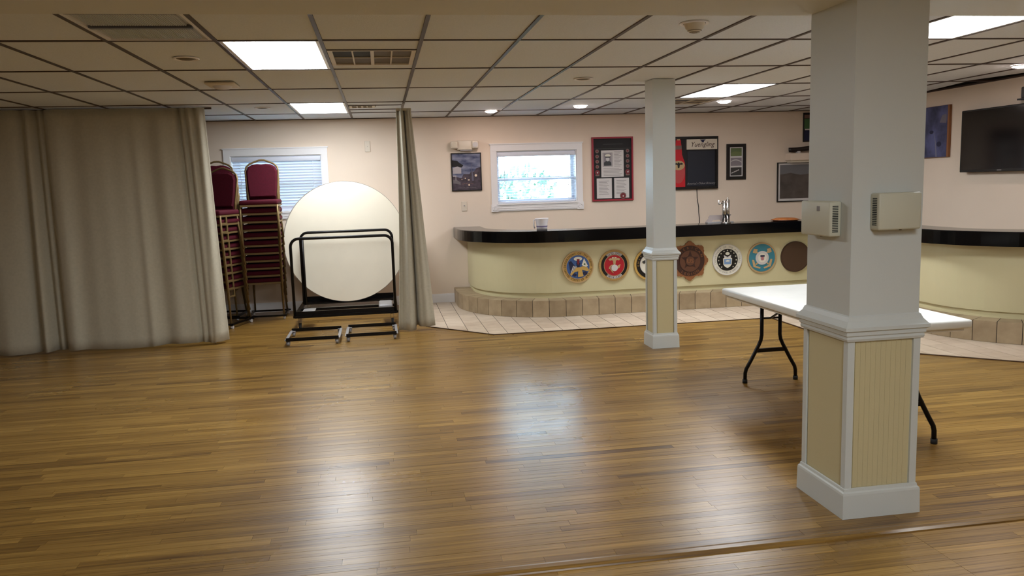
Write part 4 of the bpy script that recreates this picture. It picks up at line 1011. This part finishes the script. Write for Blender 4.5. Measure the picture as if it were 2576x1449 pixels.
# ------------------------------------------------------------------ ROUND TABLES ON THEIR TRUCK
def round_table(cx, cy, z0, lean, label, dark):
    t = thing('round_table', label, 'table', (cx, cy, z0), group='round tables stood on edge'); t.rotation_euler = (lean, 0, 0)
    R = 0.755
    B().disc(0, R, R-0.004, 0.0, 0.024, 96).build('tabletop', 'laminate', t)
    B().ring(0, R, R-0.006, R, -0.002, 0.0235, 96).build('edge_band', 'edge_grey', t)
    B().ring(0, R, R-0.11, R-0.09, -0.035, 0.0, 64).build('apron', 'edge_grey', t)
    for s_ in (-1, 1):
        B().tube([(s_*0.3, 0.03, R-0.35), (s_*0.3, 0.03, R+0.35)], 0.013, 8).build('folded_leg', 'black_metal', t)
round_table(-0.46, 10.26, 0.168, -0.03, 'large round white folding table stood on edge on the black truck', False)
round_table(-0.48, 10.40, 0.167, -0.03, 'second round table behind the front one on the truck', True)

t = thing('table_truck', 'black steel tube truck carrying the round tables on edge', 'truck', (-0.46, 9.75, 0))
X0, X1, YA, YZ = -0.56, 0.575, -0.55, 0.72
for yy in (YA, YZ):
    B().box((X0, yy-0.02, 0.150), (X1, yy+0.02, 0.178)).build('tray_rail', 'black_metal', t)
    B().box((X0, yy-0.006, 0.150), (X1, yy+0.006, 0.222)).build('tray_lip', 'black_metal', t)
for xx in (X0, X1):
    B().box((xx-0.02, YA, 0.150), (xx+0.02, YZ, 0.178)).build('side_rail', 'black_metal', t)
def hoop(yy, x0, x1, zt):
    r = 0.09; pts = [(x0, yy, 0.17), (x0, yy, zt-r)]
    for k in range(1, 6): a = PI-(PI/2)*k/6; pts.append((x0+r+r*math.cos(a), yy, zt-r+r*math.sin(a)))
    pts += [(x0+r, yy, zt), (x1-r, yy, zt)]
    for k in range(1, 6): a = PI/2-(PI/2)*k/6; pts.append((x1-r+r*math.cos(a), yy, zt-r+r*math.sin(a)))
    pts += [(x1, yy, zt-r), (x1, yy, 0.17)]
    B().tube(pts, 0.0165, 12).build('hoop', 'black_metal', t)
hoop(YA, X0, X1-0.01, 1.045); hoop(0.38, X0+0.02, X1, 1.06)
B().tube([(X0+0.045, 0.36, 0.17), (X0+0.045, 0.36, 1.0)], 0.015, 10).build('upright', 'black_metal', t)
B().rbox((X0+0.06, -0.42, 0.178), (X0+0.20, -0.10, 0.19), 0.004, 1).build('pad_plate', 'grey_plate', t)
B().rbox((X1-0.20, -0.44, 0.178), (X1-0.04, -0.05, 0.236), 0.02, 2).build('pad_plate', 'grey_plate', t)
B().box((X0, -0.02, 0.150), (X1, 0.03, 0.178)).build('middle_rail', 'black_metal', t)
B().box((X0+0.02, 0.5, 0.150), (X1-0.02, 0.70, 0.165)).build('deck', 'black_metal', t)
def caster(parent, x, y, zt, r, m1='chrome', m2='rubber'):
    b = B(); b.cyl((x, y, zt-0.012), (x, y, zt), 0.02, n=12)
    for s_ in (-1, 1): b.box((x+s_*0.017-0.002, y-0.012, r), (x+s_*0.017+0.002, y+0.018, zt-0.008))
    o = b.build('caster', m1, parent); B().cyl((x-0.013, y+0.004, r), (x+0.013, y+0.004, r), r, n=18).build('wheel', m2, o)
for xx in (X0+0.05, X1-0.05):
    for yy in (YA+0.02, YZ-0.06): caster(t, xx, yy, 0.152, 0.045)

def dolly(cx, cy, w, d, rz, label):
    t = thing('chair_dolly', label, 'dolly', (cx, cy, 0), rz, group='low black dollies on the floor')
    for sy in (-1, 1):
        b = B().box((-w/2, sy*d/2-0.012, 0.062), (w/2, sy*d/2+0.012, 0.078)); b.box((-w/2, sy*d/2-0.004, 0.05), (w/2, sy*d/2+0.004, 0.085)); b.build('rail', 'black_metal', t)
    for sx in (-1, 1):
        B().box((sx*w/2-0.014, -d/2, 0.056), (sx*w/2+0.014, d/2, 0.064)).build('end_plate', 'grey_plate', t)
        for sy in (-1, 1): caster(t, sx*(w/2-0.02), sy*(d/2-0.02), 0.058, 0.023, 'grey_plate', 'grey_plate')
dolly(-0.765, 8.62, 0.53, 0.58, 0.0, 'low black wheeled dolly on the floor, the left one of the pair')
dolly(-0.165, 8.66, 0.52, 0.56, 0.0, 'low black wheeled dolly on the floor, the right one beside the curtain')

# ------------------------------------------------------------------ STACKED CHAIRS
def make_chair():
    t = thing('banquet_chair', 'x', 'chair')
    B().rbox((-0.215, -0.225, 0.405), (0.215, 0.20, 0.462), 0.022, 3).build('seat', 'burgundy', t)
    B().box((-0.205, -0.222, 0.385), (0.205, -0.204, 0.408)).build('front_rail', 'gold_frame', t)
    poly = [(-0.155, 0.49), (0.155, 0.49), (0.168, 0.58), (0.176, 0.70), (0.178, 0.80), (0.16, 0.85), (0.10, 0.880), (0.05, 0.885), (0, 0.880), (-0.05, 0.885), (-0.10, 0.880), (-0.16, 0.85), (-0.178, 0.80), (-0.176, 0.70), (-0.168, 0.58)]
    b = B(); n = len(poly)
    def yb(z): return 0.185+0.075*(z-0.46)/0.46
    ins = [(u*0.90, 0.69+(v-0.69)*0.92) for u, v in poly]
    vv = [(u, yb(v)+0.012, v) for u, v in poly]+[(u, yb(v)-0.014, v) for u, v in poly]+[(u, yb(v)-0.030, v) for u, v in ins]
    b.add(vv, [tuple(range(n))]+[(i, n+i, n+(i+1) % n, (i+1) % n) for i in range(n)]+[(n+i, 2*n+i, 2*n+(i+1) % n, n+(i+1) % n) for i in range(n)]+[tuple(2*n+i for i in range(n))])
    b.build('backrest', 'burgundy', t)
    arc = [(-0.165, 0.40), (-0.172, 0.55), (-0.184, 0.70), (-0.19, 0.80), (-0.178, 0.85), (-0.14, 0.885), (-0.08, 0.910), (-0.03, 0.928), (0, 0.930), (0.03, 0.928), (0.08, 0.910), (0.14, 0.885), (0.178, 0.85), (0.19, 0.80), (0.184, 0.70), (0.172, 0.55), (0.165, 0.40)]
    B().tube([(u, yb(v), v) for u, v in arc], 0.011, 8).build('back_frame', 'gold_frame', t)
    for sx in (-1, 1):
        B().tube([(sx*0.205, -0.205, 0.405), (sx*0.21, -0.21, 0.2), (sx*0.215, -0.215, 0.0)], 0.011, 8).build('leg', 'gold_frame', t)
        B().tube([(sx*0.175, 0.185, 0.42), (sx*0.19, 0.215, 0.2), (sx*0.2, 0.26, 0.0)], 0.011, 8).build('leg', 'gold_frame', t)
        b = B(); x = sx*0.208
        b.box((x-0.006, -0.21, 0.388), (x+0.006, 0.19, 0.408)); b.box((x-0.006, -0.21, 0.326), (x+0.006, -0.195, 0.3875)); b.box((x-0.006, -0.10, 0.3255), (x+0.006, -0.078, 0.3875)); b.box((x-0.006, -0.21, 0.305), (x+0.006, -0.078, 0.325))
        b.build('side_bracket', 'gold_frame', t)
    return t
ORD = ['topmost', 'second', 'third', 'fourth', 'fifth', 'sixth', 'seventh', 'eighth', 'ninth', 'tenth', 'eleventh']
proto = make_chair(); first = [True]
def stack(x, y, rz, n, dx, dy, z0, where, group):
    for k in range(n):
        if first[0]: o = proto; first[0] = False
        else: o = copy_tree(proto)
        o.location = (x+dx*k, y+dy*k, z0+0.096*k); o.rotation_euler = (0, 0, rz)
        j = n-1-k
        o['label'] = (f'{ORD[j]} burgundy banquet chair in the {where}' if j == 0 else f'burgundy banquet chair, {ORD[j]} from the top of the {where}')
        o['group'] = group
stack(-1.468, 10.36, math.radians(0), 11, 0.008, -0.055, 0.062, 'stack beside the round table', 'chair stack beside the round table')
stack(-1.92, 9.90, math.radians(-20), 10, 0.006, -0.050, 0.062, 'stack next to the left curtain', 'chair stack next to the left curtain')
stack(-2.02, 10.47, math.radians(-6), 11, 0.006, -0.050, 0.062, 'hindmost stack behind the left curtain', 'hindmost chair stack')
def stack_dolly(x, y, rz, label):
    t = thing('stack_dolly', label, 'dolly', (x, y, 0), rz, group='dollies under the chair stacks')
    for sy in (-0.215, 0.255): B().box((-0.245, sy-0.012, 0.04), (0.245, sy+0.012, 0.060)).build('cross_rail', 'black_metal', t)
    for sx in (-1, 1):
        B().box((sx*0.215-0.012, -0.24, 0.04), (sx*0.215+0.012, 0.28, 0.060)).build('side_rail', 'black_metal', t)
        for sy in (-0.20, 0.24):
            B().cyl((sx*0.215-0.012, sy, 0.021), (sx*0.215+0.012, sy, 0.021), 0.021, n=14).build('wheel', 'silver', t)
stack_dolly(-1.468, 10.36, 0, 'black dolly under the chair stack beside the round table')
stack_dolly(-1.92, 9.90, math.radians(-20), 'black dolly under the chair stack next to the left curtain')
stack_dolly(-2.02, 10.47, math.radians(-6), 'black dolly under the hindmost chair stack')

# ------------------------------------------------------------------ CURTAINS
def smooth(t): t = max(0, min(1, t)); return t*t*(3-2*t)
def cloth(name, label, xtop, xbot, ytop, ybot, z0, z1, folds, nu, nv, extra=None, solid=0.006):
    """folds: list of (u, width, depth_top, depth_bottom)"""
    t = thing(name, label, 'curtain', (xbot(0.5), ybot, 0), group='beige hanging curtains')
    vv = []
    for j in range(nv+1):
        v = j/nv
        for i in range(nu+1):
            u = i/nu; w = 1-v       # w: 1 at the top
            x = xtop(u)*w+xbot(u)*v; y = ytop*w+ybot*v
            for (c, wd, dt, db) in folds:
                g = math.exp(-((u-c)/wd)**2); y += (dt*w+db*v)*g
            if extra: dx, dy = extra(u, v); x += dx; y += dy
            z = z1+(z0(u)-z1)*v
            vv.append((x, y, z))
    b = B().add(vv, [(j*(nu+1)+i, (j+1)*(nu+1)+i, (j+1)*(nu+1)+i+1, j*(nu+1)+i+1) for j in range(nv) for i in range(nu)], True)
    o = b.build('cloth', 'curtain', t, world=True)
    md = o.modifiers.new('solid', 'SOLIDIFY'); md.thickness = solid; md.offset = 0
    return t, o
# the wide curtain on the left
def x1top(u): return XL+0.05+u*(-1.775-XL-0.05)
def x1bot(u): return XL+0.05+u*(-1.665-XL-0.05)
def ux(x): return (x-XL-0.05)/(-1.70-XL-0.05)
F1 = [(ux(-4.75), 0.012, 0.06, 0.08), (ux(-4.5), 0.03, -0.03, -0.08), (ux(-3.78), 0.035, 0.02, -0.05),
      (ux(-3.52), 0.012, 0.05, 0.07), (ux(-3.38), 0.010, 0.08, 0.10), (ux(-3.30), 0.008, 0.06, 0.09), (ux(-3.45), 0.01, -0.02, -0.05), (ux(-3.18), 0.02, -0.03, -0.06),
      (ux(-2.75), 0.06, -0.03, -0.04), (ux(-2.42), 0.012, -0.01, -0.03), (ux(-2.30), 0.02, 0.01, 0.03), (ux(-2.15), 0.02, -0.02, -0.02),
      (ux(-1.97), 0.006, 0.07, 0.05), (ux(-1.90), 0.006, 0.04, 0.03), (ux(-1.86), 0.008, -0.03, -0.02), (ux(-1.81), 0.006, 0.03, -0.03), (ux(-1.76), 0.010, -0.03, -0.05)]
def ex1(u, v):
    y = 0.004*math.sin(u*61+1.3*v)+0.002*math.sin(u*133+2)
    y += 0.10*smooth((u-0.972)/0.028)*(0.2+0.8*v)      # right edge curls back
    return (0.006*math.sin(u*40+v*3), y)
t, o = cloth('stage_curtain', 'wide beige curtain drawn across the left side of the room', x1top, x1bot, 8.93, 8.72, lambda u: 0.018+0.008*math.sin(u*23)+(0.012 if u > 0.97 else 0), CE-0.015, F1, 360, 24, ex1)
B().box((XL, 9.03, CE-0.022), (-1.72, 9.06, CE-0.004)).build('track', 'grid', t, world=True)
# the bundled curtain between table truck and bar
def x2top(u): return 0.215+u*0.155
def x2bot(u): return 0.125+u*0.405
F2 = [(0.10, 0.06, 0.02, 0.03), (0.34, 0.10, -0.04, -0.06), (0.53, 0.045, 0.06, 0.11), (0.78, 0.14, -0.03, -0.05)]
def ex2(u, v):
    bulge = 0.03*math.sin(PI*v)*(1-u)
    return (bulge*0.6, 0.007*math.sin(u*38)*(1-0.6*v))
t, o = cloth('bundled_curtain', 'narrow gathered beige curtain hanging beside the bar', x2top, x2bot, 8.97, 8.82, lambda u: 0.012 if u < 0.48 else 0.045, 2.425, F2, 120, 24, ex2)
b = B().tube([(0.275, 8.95, 2.42), (0.272, 8.95, 2.45), (0.285, 8.95, 2.47), (0.30, 8.95, CE)], 0.006, 6); b.build('hook', 'silver', t, world=True)
b = B().box((0.21, 8.94, 2.405), (0.375, 8.985, 2.43)); b.build('heading_tape', 'curtain', t, world=True)
